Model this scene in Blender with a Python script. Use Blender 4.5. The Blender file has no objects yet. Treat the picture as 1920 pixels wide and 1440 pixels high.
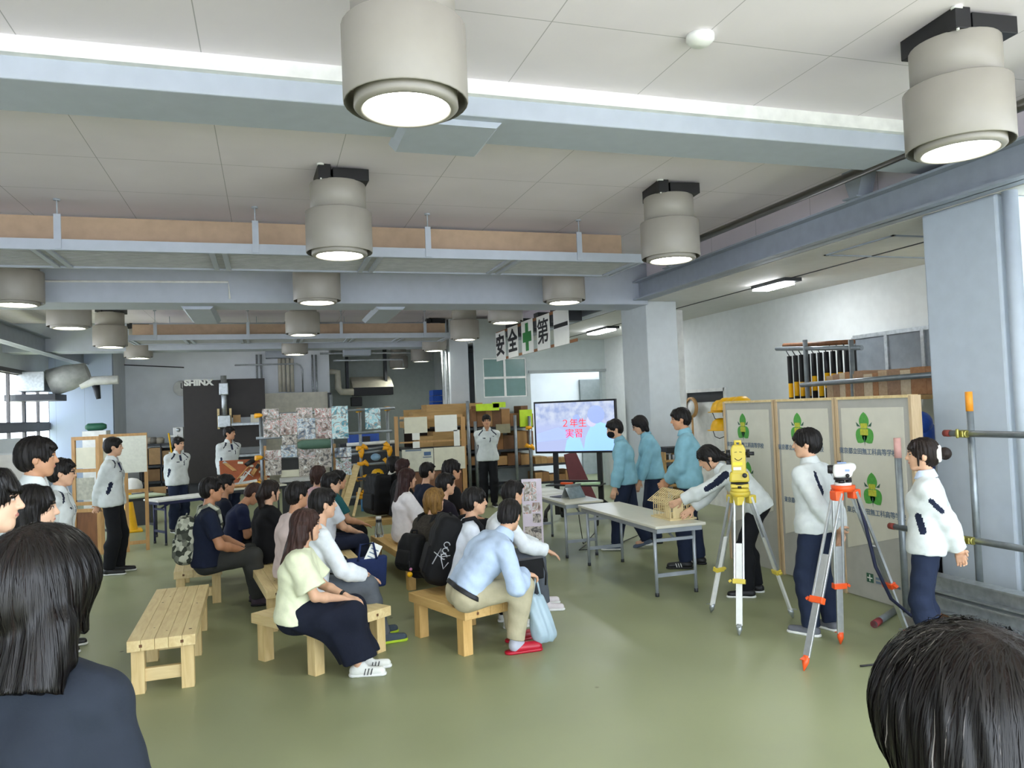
import bpy, bmesh, math, random
import numpy as np
from mathutils import Vector, Matrix
S = bpy.context.scene
COL = S.collection
rnd = random.Random(7)
# ------------------------------------------------------------------ camera
CF, CYAW, CPITCH, CROLL, CH = 1437.2, 0.30996, 0.03207, -0.03992, 1.88
def _cam():
    cy, sy, cp, sp = math.cos(CYAW), math.sin(CYAW), math.cos(CPITCH), math.sin(CPITCH)
    cr, sr = math.cos(CROLL), math.sin(CROLL)
    fwd = Vector((sy*cp, cy*cp, sp)); right = Vector((cy, -sy, 0)); up = right.cross(fwd)
    return cr*right + sr*up, -sr*right + cr*up, fwd
CR_, CU_, CF_ = _cam()
cam = bpy.data.objects.new('camera', bpy.data.cameras.new('camera'))
COL.objects.link(cam)
mw = Matrix((CR_, CU_, -CF_)).transposed().to_4x4(); mw.translation = (0, 0, CH)
cam.matrix_world = mw
cam.data.sensor_width = 36; cam.data.lens = CF/1920*36; cam.data.clip_start = .02; cam.data.clip_end = 200
S.camera = cam
# ------------------------------------------------------------------ light and exposure
S.view_settings.view_transform = 'Standard'; S.view_settings.look = 'None'
S.view_settings.gamma = 1; S.view_settings.use_curve_mapping = False
S.view_settings.exposure = 0.31
W = bpy.data.worlds.new('sky'); S.world = W; W.use_nodes = True
nt = W.node_tree; bg = nt.nodes['Background']
bg.inputs[0].default_value = (.78, .88, 1, 1); bg.inputs[1].default_value = 5.4
LENS_STRENGTH = 24.0
def portal(name, loc, rot, sx, sy):
    l = bpy.data.lights.new(name, 'AREA'); l.shape = 'RECTANGLE'; l.size = sx; l.size_y = sy; l.cycles.is_portal = True
    o = bpy.data.objects.new(name, l); COL.objects.link(o); o.location = loc; o.rotation_euler = rot; return o
HP = math.pi/2
sun = bpy.data.lights.new('sun', 'SUN'); sun.energy = 17; sun.angle = .02; sun.color = (1, .99, 1)
so = bpy.data.objects.new('sun', sun); COL.objects.link(so); so.rotation_euler = (math.radians(24), math.radians(-6), 0)
portal('daylight_shutter_opening', (.5, -4.9, 1.9), (HP, 0, 0), 13, 3.9)
portal('daylight_side_opening', (7.5, -.6, 1.7), (HP, 0, HP), 8, 3.4)
portal('daylight_window_row', (-5.15, 16.2, 2.0), (HP, 0, -HP), 12.8, 2.15)
# ------------------------------------------------------------------ pixel rays (photo 1920 x 1440) used to measure where things stand
def ray(px, py): return CR_*(px-960) + CU_*(720-py) + CF_*CF
def fl(px, py, z=0.):
    d = ray(px, py); return Vector((0, 0, CH)) + d*((z-CH)/d.z)
def aty(px, py, y):
    d = ray(px, py); return Vector((0, 0, CH)) + d*(y/d.y)
def atx(px, py, x):
    d = ray(px, py); return Vector((0, 0, CH)) + d*(x/d.x)
# ------------------------------------------------------------------ materials
def lin(c):
    if isinstance(c, str): c = [int(c[i:i+2], 16)/255 for i in (0, 2, 4)]
    return tuple((v/12.92 if v <= .04045 else ((v+.055)/1.055)**2.4) for v in c[:3])
MATS = {}
def mat(name, c, rough=.6, metal=0., var=.06, scale=8., bump=0., bscale=None, emit=0., kind=None, c2=None, spec=.5, stretch=None, trans=0., alpha=1., sheen=0., coords='Object'):
    if name in MATS: return MATS[name]
    m = bpy.data.materials.new(name); m.use_nodes = True; MATS[name] = m
    n, L = m.node_tree.nodes, m.node_tree.links; b = n['Principled BSDF']
    c = lin(c); b.inputs['Roughness'].default_value = rough; b.inputs['Metallic'].default_value = metal
    b.inputs['Specular IOR Level'].default_value = spec
    if sheen: b.inputs['Sheen Weight'].default_value = sheen
    tc = n.new('ShaderNodeTexCoord'); mp = n.new('ShaderNodeMapping')
    L.new(tc.outputs[coords], mp.inputs[0])
    if stretch: mp.inputs['Scale'].default_value = stretch
    if kind == 'wood':
        tx = n.new('ShaderNodeTexNoise'); tx.inputs['Scale'].default_value = scale; tx.inputs['Detail'].default_value = 6; tx.inputs['Distortion'].default_value = 1.2
    elif kind == 'patch':
        tx = n.new('ShaderNodeTexVoronoi'); tx.inputs['Scale'].default_value = scale
    else:
        tx = n.new('ShaderNodeTexNoise'); tx.inputs['Scale'].default_value = scale; tx.inputs['Detail'].default_value = 3
    L.new(mp.outputs[0], tx.inputs['Vector'])
    rp = n.new('ShaderNodeValToRGB'); e = rp.color_ramp.elements
    if c2 is None: a, z = [max(0, v*(1-var*1.6)) for v in c], [min(1, v*(1+var*1.6)) for v in c]
    else: a, z = c, lin(c2)
    e[0].position = .3; e[1].position = .7
    e[0].color = (*a, 1); e[1].color = (*z, 1)
    L.new(tx.outputs[0 if kind != 'patch' else 'Color'], rp.inputs[0]); L.new(rp.outputs[0], b.inputs['Base Color'])
    if emit:
        b.inputs['Emission Strength'].default_value = emit; L.new(rp.outputs[0], b.inputs['Emission Color'])
    if bump:
        t2 = n.new('ShaderNodeTexNoise'); t2.inputs['Scale'].default_value = bscale or scale*6; t2.inputs['Detail'].default_value = 4
        L.new(mp.outputs[0], t2.inputs['Vector'])
        bp = n.new('ShaderNodeBump'); bp.inputs['Strength'].default_value = bump; bp.inputs['Distance'].default_value = .01
        L.new(t2.outputs[0], bp.inputs['Height']); L.new(bp.outputs[0], b.inputs['Normal'])
    if trans: b.inputs['Transmission Weight'].default_value = trans
    if alpha < 1: b.inputs['Alpha'].default_value = alpha
    return m
M_ = lambda: None
M_.white = mat('white_paint', 'e6e6e2', .5); M_.offwhite = mat('cream_paint', 'd6d0bd', .45)
M_.gray = mat('grey_wall_paint', 'd6dbde', .7, var=.03, scale=2); M_.steel = mat('blue_grey_steel_paint', '979fab', .45, var=.04)
M_.galv = mat('galvanised_steel', 'b3b8ba', .38, .75, var=.1, scale=20); M_.black = mat('black_plastic', '17171a', .5)
M_.dark = mat('dark_grey_metal', '3a3c40', .5, .3); M_.brown = mat('dark_brown_panel', '2d2725', .55)
M_.pine = mat('pine_wood', 'd9bd84', .55, kind='wood', c2='eed7a2', scale=3, stretch=(1, 7, 7), bump=.05)
M_.piney = mat('pine_wood_along_y', 'dcc088', .5, kind='wood', c2='efdaa4', scale=3, stretch=(7, 1, 7), bump=.05)
M_.pinez = mat('pine_wood_upright', 'd9bb80', .55, kind='wood', c2='ecd29a', scale=3, stretch=(7, 7, 1), bump=.05)
M_.oak = mat('honey_wood', 'b08550', .5, kind='wood', c2='c99c62', scale=3, stretch=(7, 7, 1)); M_.ply = mat('plywood', 'a3814f', .6, kind='wood', c2='bb975f', scale=2, stretch=(1, 5, 5))
M_.brownw = mat('brown_wood', '6e4527', .5, kind='wood', c2='855633', scale=3, stretch=(5, 5, 1))
M_.yellow = mat('safety_yellow', 'f2b705', .4); M_.orange = mat('orange_plastic', 'f05a22', .4); M_.blue = mat('blue_plastic', '1d4fae', .45)
M_.alu = mat('brushed_aluminium', 'd4d7da', .3, .85, var=.04, scale=30); M_.paper = mat('paper', 'eeeee6', .8, var=.02); M_.cream = mat('cream_sheet', 'e0dcc6', .7, var=.03)
M_.red = mat('red_vinyl', 'b0102a', .35); M_.green = mat('dark_green_plastic', '1f5c44', .5)
# ------------------------------------------------------------------ mesh builder
class MB:
    def __init__(s): s.v = []; s.f = []; s.mi = []; s.m = 0; s.sm = []
    def add(s, vs, fs, smooth=False):
        o = len(s.v); s.v += [tuple(v) for v in vs]; s.f += [tuple(i+o for i in f) for f in fs]; s.mi += [s.m]*len(fs); s.sm += [smooth]*len(fs); return s
    def mat(s, i): s.m = i; return s
    def box(s, x0, x1, y0, y1, z0, z1):
        return s.add([(x0,y0,z0),(x1,y0,z0),(x1,y1,z0),(x0,y1,z0),(x0,y0,z1),(x1,y0,z1),(x1,y1,z1),(x0,y1,z1)],
                     [(0,3,2,1),(4,5,6,7),(0,1,5,4),(1,2,6,5),(2,3,7,6),(3,0,4,7)])
    def cbox(s, c, sz, R=None):
        c = Vector(c); h = [Vector(((i&1)*2-1, (i>>1&1)*2-1, (i>>2&1)*2-1)) for i in range(8)]
        vs = []
        for q in h:
            p = Vector((q.x*sz[0]/2, q.y*sz[1]/2, q.z*sz[2]/2))
            if R is not None: p = R @ p
            vs.append(c+p)
        return s.add(vs, [(0,2,3,1),(4,5,7,6),(0,1,5,4),(1,3,7,5),(3,2,6,7),(2,0,4,6)])
    def beam(s, a, b, w, h, up=(0,0,1)):
        a, b = Vector(a), Vector(b); d = b-a; L = d.length; d.normalize(); up = Vector(up)
        if abs(d.dot(up)) > .99: up = Vector((0,1,0))
        x = d.cross(up).normalized(); z = x.cross(d)
        return s.cbox((a+b)/2, (w, L, h), Matrix((x, d, z)).transposed())
    def tube(s, pts, r, n=10, cap=True):
        pts = [Vector(p) for p in pts]; k = len(pts); rs = r if isinstance(r, (list, tuple)) else [r]*k
        o = []; up = None
        for i, p in enumerate(pts):
            d = (pts[min(i+1, k-1)]-pts[max(i-1, 0)]).normalized()
            if up is None: up = Vector((0,0,1)) if abs(d.z) < .9 else Vector((1,0,0))
            x = d.cross(up).normalized(); up = x.cross(d)
            for j in range(n):
                a = 2*math.pi*j/n; o.append(p + rs[i]*(math.cos(a)*x + math.sin(a)*up))
        f = [(i*n+j, i*n+(j+1)%n, (i+1)*n+(j+1)%n, (i+1)*n+j) for i in range(k-1) for j in range(n)]
        b = len(s.v); s.add(o, f, True)
        if cap:
            s.add(o[:n], [tuple(range(n))]); s.add(o[-n:], [tuple(range(n))[::-1]])
        return s
    def lathe(s, prof, c=(0,0,0), n=32, axis='Z', R=None):
        c = Vector(c); o = []
        for r, z in prof:
            for j in range(n):
                a = 2*math.pi*j/n; p = Vector((r*math.cos(a), r*math.sin(a), z))
                if R is not None: p = R @ p
                o.append(c+p)
        k = len(prof)
        return s.add(o, [(i*n+j, i*n+(j+1)%n, (i+1)*n+(j+1)%n, (i+1)*n+j) for i in range(k-1) for j in range(n)], True)
    def prism(s, poly, d):   # polygon extruded by vector d
        p = [Vector(q) for q in poly]; n = len(p); d = Vector(d)
        return s.add(p+[q+d for q in p], [tuple(range(n))[::-1], tuple(range(n, 2*n))]+[(i, (i+1)%n, n+(i+1)%n, n+i) for i in range(n)])
    def quad(s, a, b, c, d): return s.add([a,b,c,d], [(0,1,2,3)])
    def sphere(s, c, r, n=14, sc=(1,1,1)):
        pr = [(max(1e-4, r*math.sin(math.pi*i/n)), -r*math.cos(math.pi*i/n)) for i in range(n+1)]
        return s.lathe(pr, c, n+4, R=Matrix.Diagonal(sc))
    def xf(s, M): s.v = [tuple(M @ Vector(v)) for v in s.v]; return s
    def build(s, name, mats, parent=None, bevel=0., auto=None, fix=True):
        me = bpy.data.meshes.new(name); me.from_pydata(s.v, [], s.f)
        for m in (mats if isinstance(mats, (list, tuple)) else [mats]): me.materials.append(m)
        me.polygons.foreach_set('material_index', s.mi); me.polygons.foreach_set('use_smooth', s.sm)
        if fix:
            bm = bmesh.new(); bm.from_mesh(me); bmesh.ops.remove_doubles(bm, verts=bm.verts, dist=1e-5); bmesh.ops.recalc_face_normals(bm, faces=bm.faces); bm.to_mesh(me); bm.free()
        o = bpy.data.objects.new(name, me); COL.objects.link(o)
        if parent is not None: o.parent = parent
        if bevel:
            md = o.modifiers.new('bevel', 'BEVEL'); md.width = bevel; md.segments = 2; md.limit_method = 'ANGLE'; md.angle_limit = .7
        return o
def tag(o, label=None, cat=None, group=None, kind=None):
    if label: o['label'] = label
    if cat: o['category'] = cat
    if group: o['group'] = group
    if kind: o['kind'] = kind
    return o
def empty(name, loc=(0,0,0), rz=0., label=None, cat=None, group=None, scale=1.):
    o = bpy.data.objects.new(name, None); COL.objects.link(o); o.location = loc; o.rotation_euler = (0, 0, rz); o.empty_display_size = .1
    if scale != 1: o.scale = (scale,)*3
    return tag(o, label, cat, group)
KIDS = {}
def copy_tree(o, parent=None):
    c = o.copy(); COL.objects.link(c)
    if parent is not None: c.parent = parent
    for ch in [q for q in bpy.data.objects if q.parent == o and q != c]: copy_tree(ch, c)
    return c
def struct(o): o['kind'] = 'structure'; return o
def text(name, s, size, M, m, parent=None, ext=.002, bold=0., sx=1.):
    cu = bpy.data.curves.new(name, 'FONT'); cu.body = s; cu.size = size; cu.align_x = 'CENTER'; cu.align_y = 'CENTER'; cu.extrude = ext; cu.offset = bold; cu.resolution_u = 3
    o = bpy.data.objects.new(name, cu); dg = bpy.context.evaluated_depsgraph_get
    COL.objects.link(o); me = bpy.data.meshes.new_from_object(o.evaluated_get(dg())); bpy.data.objects.remove(o)
    me.transform(M @ Matrix.Diagonal((sx, 1, 1, 1))); me.materials.clear(); me.materials.append(m)
    o = bpy.data.objects.new(name, me); COL.objects.link(o)
    if parent is not None: o.parent = parent
    return o
def basis(x, y, o):   # text frame: x along, y up
    x = Vector(x).normalized(); y = Vector(y); y = (y-x*y.dot(x)).normalized(); z = x.cross(y)
    m = Matrix((x, y, z)).transposed().to_4x4(); m.translation = o; return m
# ================================================================== room shell
CZ = 3.98
def mat_floor():
    m = mat('green_grey_floor', '959a76', .38, var=.05, scale=1.1, spec=.35); n, L = m.node_tree.nodes, m.node_tree.links
    b = n['Principled BSDF']; tc = n.new('ShaderNodeTexCoord')
    nz = n.new('ShaderNodeTexNoise'); nz.inputs['Scale'].default_value = 2.2; nz.inputs['Detail'].default_value = 8; L.new(tc.outputs['Object'], nz.inputs[0])
    mr = n.new('ShaderNodeMapRange'); mr.inputs[3].default_value = .28; mr.inputs[4].default_value = .5; L.new(nz.outputs[0], mr.inputs[0]); L.new(mr.outputs[0], b.inputs['Roughness'])
    # small dark stains
    v = n.new('ShaderNodeTexVoronoi'); v.inputs['Scale'].default_value = 1.3; L.new(tc.outputs['Object'], v.inputs[0])
    r = n.new('ShaderNodeValToRGB'); r.color_ramp.elements[0].position = .012; r.color_ramp.elements[1].position = .03; L.new(v.outputs['Distance'], r.inputs[0])
    r.color_ramp.elements[0].color = (.35, .33, .28, 1)
    src = b.inputs['Base Color'].links[0].from_socket
    mx = n.new('ShaderNodeMix'); mx.data_type = 'RGBA'; mx.blend_type = 'MULTIPLY'; mx.inputs[0].default_value = 1
    L.new(src, mx.inputs[6]); L.new(r.outputs[0], mx.inputs[7]); L.new(mx.outputs[2], b.inputs['Base Color'])
    return m
def grid_mat(name, c, step, off, w=.006, dark=.55):
    m = mat(name, c, .75, var=.02, scale=1.5); n, L = m.node_tree.nodes, m.node_tree.links; b = n['Principled BSDF']
    tc = n.new('ShaderNodeTexCoord'); sp = n.new('ShaderNodeSeparateXYZ'); L.new(tc.outputs['Object'], sp.inputs[0]); prev = None
    for ax in (0, 1):
        if not step[ax]: continue
        a = n.new('ShaderNodeMath'); a.operation = 'SUBTRACT'; a.inputs[1].default_value = off[ax]; L.new(sp.outputs[ax], a.inputs[0])
        k = n.new('ShaderNodeMath'); k.operation = 'PINGPONG'; k.inputs[1].default_value = step[ax]/2; L.new(a.outputs[0], k.inputs[0])
        g = n.new('ShaderNodeMath'); g.operation = 'LESS_THAN'; g.inputs[1].default_value = w/2; L.new(k.outputs[0], g.inputs[0])
        if prev is None: prev = g.outputs[0]
        else:
            x = n.new('ShaderNodeMath'); x.operation = 'MAXIMUM'; L.new(prev, x.inputs[0]); L.new(g.outputs[0], x.inputs[1]); prev = x.outputs[0]
    src = b.inputs['Base Color'].links[0].from_socket
    mx = n.new('ShaderNodeMix'); mx.data_type = 'RGBA'; L.new(prev, mx.inputs[0]); L.new(src, mx.inputs[6]); mx.inputs[7].default_value = (*[v*dark for v in lin(c)], 1)
    L.new(mx.outputs[2], b.inputs['Base Color'])
    return m
M_.ceil = grid_mat('ceiling_board', 'ebe3ea', (.92, .94), (-.302, 6.65))
M_.beamp = mat('grey_beam_paint', 'b1b8c3', .6, var=.02)
M_.wallb = mat('pale_blue_wall_panel', 'cdd9e6', .55, var=.02)
def sbox(name, m, *b, bevel=0.): return struct(MB().box(*b).build(name, m, bevel=bevel))
struct(MB().box(-9, 9, -6, 28, -.1, 0).build('floor', mat_floor()))
struct(MB().box(-5.3, 5.6, -5, 26, CZ, CZ+.12).build('ceiling', M_.ceil))
sbox('ground_outside', mat('concrete_yard', 'bcbabf', .9), -30, 30, -30, 45, -.25, -.12)
# lower soffit over the right aisle
SZ = 3.42
soff = sbox('ceiling_right_aisle', mat('soffit_board', 'd3d3cf', .7, var=.02), 5.5, 7.8, 3.2, 17, SZ, SZ+.1)
sbox('wall_upper_right', M_.ceil, 5.5, 5.6, -5, 17, SZ+.1, CZ)
h = MB()
for a, b in (((1540, 478), (1640, 452)), ): 
    p = fl(1545, 478, SZ); q = fl(1728, 436, SZ)
    x0, x1, y0, y1 = p.x, 7.35, 5.9, p.y
    for bx in ((x0, x1, y0, y0+.03), (x0, x1, y1-.03, y1), (x0, x0+.03, y0, y1), (x1-.03, x1, y0, y1)): h.box(*bx, SZ-.012, SZ+.004)
struct(h.build('trim_1', M_.steel))
sbox('trim_2', M_.dark, 6.45, 6.475, 3.2, 16.5, SZ-.008, SZ+.002)
# beams across the hall
def beam(name, y0, y1, z, x1=5.5):
    b = MB().mat(0).box(-5.2, x1, y0, y1, z, CZ); o = struct(b.build(name, M_.beamp, bevel=.01)); return o
beam('beam_front', 4.67, 5.16, 3.76); beam('beam_middle', 10.3, 10.95, 3.36); beam('beam_rear', 17.6, 18.2, 3.40, 5.5)
sbox('trim_3', M_.white, -5.2, 5.5, 4.62, 4.67, 3.885, CZ)
def hang(name, pa, pb, y0, y1, z):   # access boxes under the beams
    a = aty(*pa, y0); b = aty(*pb, y0); MBx = MB().prism([(a.x, y0, z), (b.x, y0, z), (b.x-.05, y0, z-.05), (a.x+.05, y0, z-.05)], (0, y1-y0, 0)); return struct(MBx.build(name, M_.beamp))
hang('trim_4', (755, 262), (945, 262), 4.75, 5.32, 3.77)
hang('trim_5', (338, 585), (402, 585), 10.6, 12.2, 3.37); hang('trim_6', (704, 585), (762, 585), 10.6, 12.2, 3.37)
# conduit on the middle beam
p = aty(75, 527, 10.28); q = aty(428, 529, 10.28); r = aty(431, 560, 10.28)
tag(MB().tube([p, q, r], .014).build('conduit_pipe', M_.white), 'thin white conduit running along the face of the middle grey ceiling beam', 'pipe')
# walls
XL, XR = -5.0, 7.6
wl = MB()
for b in ((XL-.2, XL, -1.5, 9.6, 0, CZ), (XL-.2, XL, 9.6, 22.6, 0, .9), (XL-.2, XL, 9.6, 22.6, 3.08, CZ)): wl.box(*b)
struct(wl.build('wall_left', M_.gray))
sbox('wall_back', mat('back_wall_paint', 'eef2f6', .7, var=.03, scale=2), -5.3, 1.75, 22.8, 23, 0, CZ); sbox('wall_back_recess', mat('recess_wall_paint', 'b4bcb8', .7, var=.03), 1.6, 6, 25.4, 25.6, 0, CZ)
sbox('wall_recess_side', M_.gray, 1.55, 1.75, 23, 25.4, 0, CZ)
sbox('wall_panelled_left', grid_mat('panelled_wall', 'b3c1d4', (.62, 0), (.1, 0), .012, .8), -5.0, -3.62, 21.0, 21.15, 0, CZ); sbox('wall_panelled_side', M_.gray, -3.72, -3.62, 21.15, 22.8, 0, CZ)
sbox('wall_right_hall_end', M_.gray, 5.4, 5.6, 17, 25.4, 0, CZ)
YT = 16.5
def hole_wall(name, m, x0, x1, y0, y1, z1, holes):
    b = MB(); xs = x0
    for hx0, hx1, hz0, hz1 in holes:
        b.box(xs, hx0, y0, y1, 0, z1)
        if hz0 > 0: b.box(hx0, hx1, y0, y1, 0, hz0)
        b.box(hx0, hx1, y0, y1, hz1, z1); xs = hx1
    b.box(xs, x1, y0, y1, 0, z1); return struct(b.build(name, m))
wa, wb = aty(905, 672, YT), aty(989, 743, YT); oa, ob = aty(994, 700, YT), aty(1128, 700, YT)
hole_wall('wall_aisle_end', mat('aisle_wall_paint', 'b9c2c0', .7, var=.02), 4.45, XR+.1, YT, YT+.15, SZ+.5, [(wa.x, wb.x, wb.z, wa.z), (oa.x, ob.x, 0, oa.z)])
sbox('wall_room_beyond', M_.gray, 4.4, 9, 19.6, 19.8, 0, 4); sbox('added_shade_wall_right', M_.gray, 8.9, 9.0, 16.65, 19.8, 0, 2.75); sbox('added_shade_wall_left', M_.gray, 4.4, 4.5, 17.7, 19.8, 0, 4)  # side walls added to dim this room; right one kept low for some daylight
sbox('ceiling_beyond', M_.gray, 4.4, 9, 16.65, 19.8, 3.4, 3.5)
sbox('trim_7', mat('shutter_header', '9aa0a0', .5), oa.x-.05, ob.x+.3, YT-.06, YT-.002, oa.z, oa.z+.06)
sbox('door_2', mat('grey_steel_door', '7f8686', .5), aty(1085, 720, 19.6).x, aty(1128, 720, 19.6).x, 19.5, 19.59, 0, 2.6)
def window(name, ax, c0, c1, z0, z1, pos, nx, nz, fm, gm, fw=.05, depth=.06):
    root = bpy.data.objects.new(name, None); COL.objects.link(root); struct(root)
    P = (lambda u, d, z: (u, pos+d, z)) if ax == 'x' else (lambda u, d, z: (pos+d, u, z))
    def bx(b, u0, u1, d0, d1, za, zb):
        p, q = P(u0, d0, za), P(u1, d1, zb); b.box(min(p[0], q[0]), max(p[0], q[0]), min(p[1], q[1]), max(p[1], q[1]), za, zb)
    f = MB(); g = MB()
    for i in range(nx+1):
        u = c0+(c1-c0)*i/nx; bx(f, u-fw/2, u+fw/2, -depth/2, depth/2, z0, z1)
    for k in range(nz+1):
        z = z0+(z1-z0)*k/nz; bx(f, c0, c1, -depth/2+.003, depth/2-.003, z-fw/2, z+fw/2)
    bx(g, c0, c1, -.006, .006, z0, z1)
    f.build('window_frame', fm, root); g.build('glass_pane', gm, root); return root
M_.frost = mat('frosted_green_glass', '6f8f8b', .25, var=.03, spec=.6); M_.glass = mat('clear_glass', 'f4f8fa', .03, var=0, alpha=.10)
window('window_1', 'x', wa.x, wb.x, wb.z, wa.z, YT+.05, 2, 2, M_.white, M_.frost, .05)
# window row on the left with dark mullions
M_.mull = mat('dark_bronze_frame', '4d4a4c', .5)
for i in range(4):
    y0 = 9.7+i*3.2
    window('window_%d' % (i+2), 'y', y0, y0+3.15, .95, 1.82, XL-.08, 3, 1, M_.mull, M_.glass, .055); window('window_%d' % (i+6), 'y', y0, y0+3.15, 1.98, 3.04, XL-.08, 3, 1, M_.mull, M_.glass, .055)
sbox('trim_8', M_.mull, XL-.12, XL+.02, 9.6, 22.5, 1.82, 1.98); sbox('trim_9', M_.mull, XL-.12, XL+.02, 9.6, 22.5, 3.03, 3.12)
# right wall with door and clerestory window
DA, DB = atx(1285, 733, XR), atx(1359, 728, XR)
dz = 2.06
wr = MB()
wr.box(XR, XR+.15, 3.4, DB.y, 0, SZ+.5); wr.box(XR, XR+.15, DA.y, YT+.1, 0, SZ+.5); wr.box(XR, XR+.15, DB.y, DA.y, dz, SZ+.5)
struct(wr.build('wall_right', mat('right_wall_paint', 'e0e4e2', .7, var=.02)))
d = bpy.data.objects.new('door_1', None); COL.objects.link(d); struct(d)
MB().box(XR+.03, XR+.08, DB.y+.03, DA.y-.03, 0, dz-.2).build('door_leaf', M_.white, d)
MB().box(XR+.02, XR+.07, DB.y+.03, DA.y-.03, dz-.2, dz-.02).build('transom_panel', M_.dark, d)
f = MB(); f.box(XR-.02, XR+.05, DB.y-.04, DB.y+.03, 0, dz+.04); f.box(XR-.02, XR+.05, DA.y-.03, DA.y+.04, 0, dz+.04); f.box(XR-.02, XR+.05, DB.y, DA.y, dz-.02, dz+.04); f.build('door_frame', M_.white, d)
MB().tube([(XR+.03, DB.y+.1, .98), (XR-.05, DB.y+.1, .98), (XR-.05, DB.y+.24, .98)], .012).build('door_handle', M_.dark, d)
ca, cb = atx(1602, 640, XR-.03), atx(1732, 690, XR-.03)
window('window_10', 'y', cb.y-.6, ca.y, 1.9, ca.z+.05, XR-.03, 3, 1, M_.galv, mat('dim_glass', '808890', .15), .05)
# columns
M_.colp = mat('column_paint', 'bcc6d2', .6, var=.02)
sbox('column_front', M_.colp, 5.5, 6.6, 4.52, 5.24, 0, SZ, bevel=.02); sbox('column_middle', mat('column_paint_2', 'c2c8ca', .6, var=.02), 5.48, 6.0, 10.35, 11.2, 0, SZ, bevel=.01); sbox('column_rear', M_.gray, 3.98, 4.42, 17.0, 17.7, 0, CZ, bevel=.01)
p = aty(1270, 700, 11.4); sbox('trim_10', M_.white, p.x-.04, p.x+.12, 11.35, 11.5, 0, SZ)
tag(MB().tube([(5.56, 4.45, 0), (5.56, 4.45, SZ)], .055, 16).build('downpipe', M_.colp), 'round grey blue downpipe running up the front corner of the right column', 'pipe')
sd = MB().box(5.75, 5.8, 2.3, 4.3, .05, 3.25); sd.build('door_3', mat('grey_sliding_door', 'b4bac0', .5, var=.03)); struct(bpy.data.objects['door_3'])
# pipes beside the rear column
for i, px in enumerate((833, 841)):
    q = aty(px, 760, 16.9); tag(MB().tube([(q.x, 16.9, 0), (q.x, 16.9, 3.35)], .03).build('wall_pipe', M_.galv), ('pale vertical pipe left of the rear column, the outer one', 'pale vertical pipe left of the rear column, the one nearer it')[i], 'pipe', 'pipes beside the rear column')
# ================================================================== ceiling lamps
M_.lampb = mat('lamp_housing_enamel', '98938a', .45, var=.02); M_.lens = mat('lamp_lens_lit', 'fbfff4', .3, var=0, emit=LENS_STRENGTH)
M_.inner = mat('lamp_inside', '55524a', .6)
ZB = 3.245
def make_lamp():
    r = empty('high_bay_lamp', (0, 0, CZ))
    T = CZ-ZB
    b = MB().cbox((-.13, 0, -.06), (.1, .42, .12)).cbox((.09, 0, -.07), (.3, .40, .10)).cbox((0, 0, -.1), (.36, .3, .04)); b.build('mounting_box', M_.black, r, bevel=.004)
    a = MB().tube([(-.16, -.2, 0), (-.16, -.2, -.13)], .008).lathe([(.001, 0), (.03, 0), (.03, -.012), (.001, -.012)], (-.16, -.2, 0), 12); a.build('hanger_rod', M_.white, r)
    MB().lathe([(.1, -.115), (.232, -.115), (.237, -.122), (.237, -.375), (.2, -.376)]).build('upper_housing', M_.lampb, r)
    MB().mat(0).lathe([(.2, -.355), (.274, -.355), (.281, -.362), (.281, -.70), (.277, -.705)]).mat(1).lathe([(.277, -.705), (.268, -.70), (.266, -.42), (.18, -.40)]).build('lower_housing', [M_.lampb, M_.inner], r)
    MB().lathe([(.2, -.62), (.232, -.63), (.236, -.72), (.228, -.728), (.205, -.735), (.196, -.73), (.192, -.715), (.19, -.69)], n=40).build('lens_ring', M_.lampb, r)
    MB().lathe([(.001, -.712), (.1, -.713), (.191, -.711)], n=40).build('lens', M_.lens, r)
    return r
LMP = [(762, 200, 'largest cream cylindrical ceiling lamp at the top centre, its upper part cut off'),
 (1800, 280, 'big cream ceiling lamp with black mount in the top right corner'),
 (637, 477, 'two step cream ceiling lamp before the tan board, left of centre'),
 (1258, 486, 'two step cream ceiling lamp at the right end of the front white ducting frame'),
 (30, 570, 'cream ceiling lamp cut by the left edge of the picture'),
 (130, 614, 'cream ceiling lamp just right of the one cut by the left edge, below the conduit'),
 (207, 650, 'cream ceiling lamp with its black mount showing, below and right of the left conduit lamp'),
 (260, 671, 'small far cream ceiling lamp, furthest of the left row'),
 (595, 566, 'cream ceiling lamp against the middle grey beam, left of centre'),
 (1058, 566, 'cream ceiling lamp just above the last white sign letter'),
 (568, 627, 'cream ceiling lamp in front of the rear tan board, middle row'),
 (553, 664, 'small far cream ceiling lamp above the beige cabinet, furthest of the middle row'),
 (872, 636, 'cream ceiling lamp with black mount left of the first sign letter'),
 (948, 604, 'cream ceiling lamp right above the first two sign letters'),
 (815, 657, 'far cream ceiling lamp behind the one with black mount, right row'),
 (790, 677, 'very small far ceiling lamp, second furthest of the right row'),
 (748, 690, 'smallest ceiling lamp, furthest of the right row, near the air conditioner')]
lamp0 = make_lamp()
for i, (px, py, lb) in enumerate(LMP):
    o = lamp0 if i == 0 else copy_tree(lamp0)
    p = fl(px, py, ZB+.02); o.location = (p.x, p.y, CZ); o.rotation_euler = (0, 0, rnd.uniform(-.12, .12)); tag(o, lb, 'lamp', 'cream high bay ceiling lamps')
# smoke detector, hooks
p = fl(1313, 76, CZ-.03)
tag(MB().lathe([(.001, 0), (.08, 0), (.08, -.03), (.055, -.055), (.001, -.06)]).build('smoke_detector', M_.white), 'small round white smoke detector on the ceiling near the right lamp', 'smoke detector').location = (p.x, p.y, CZ)
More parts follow.
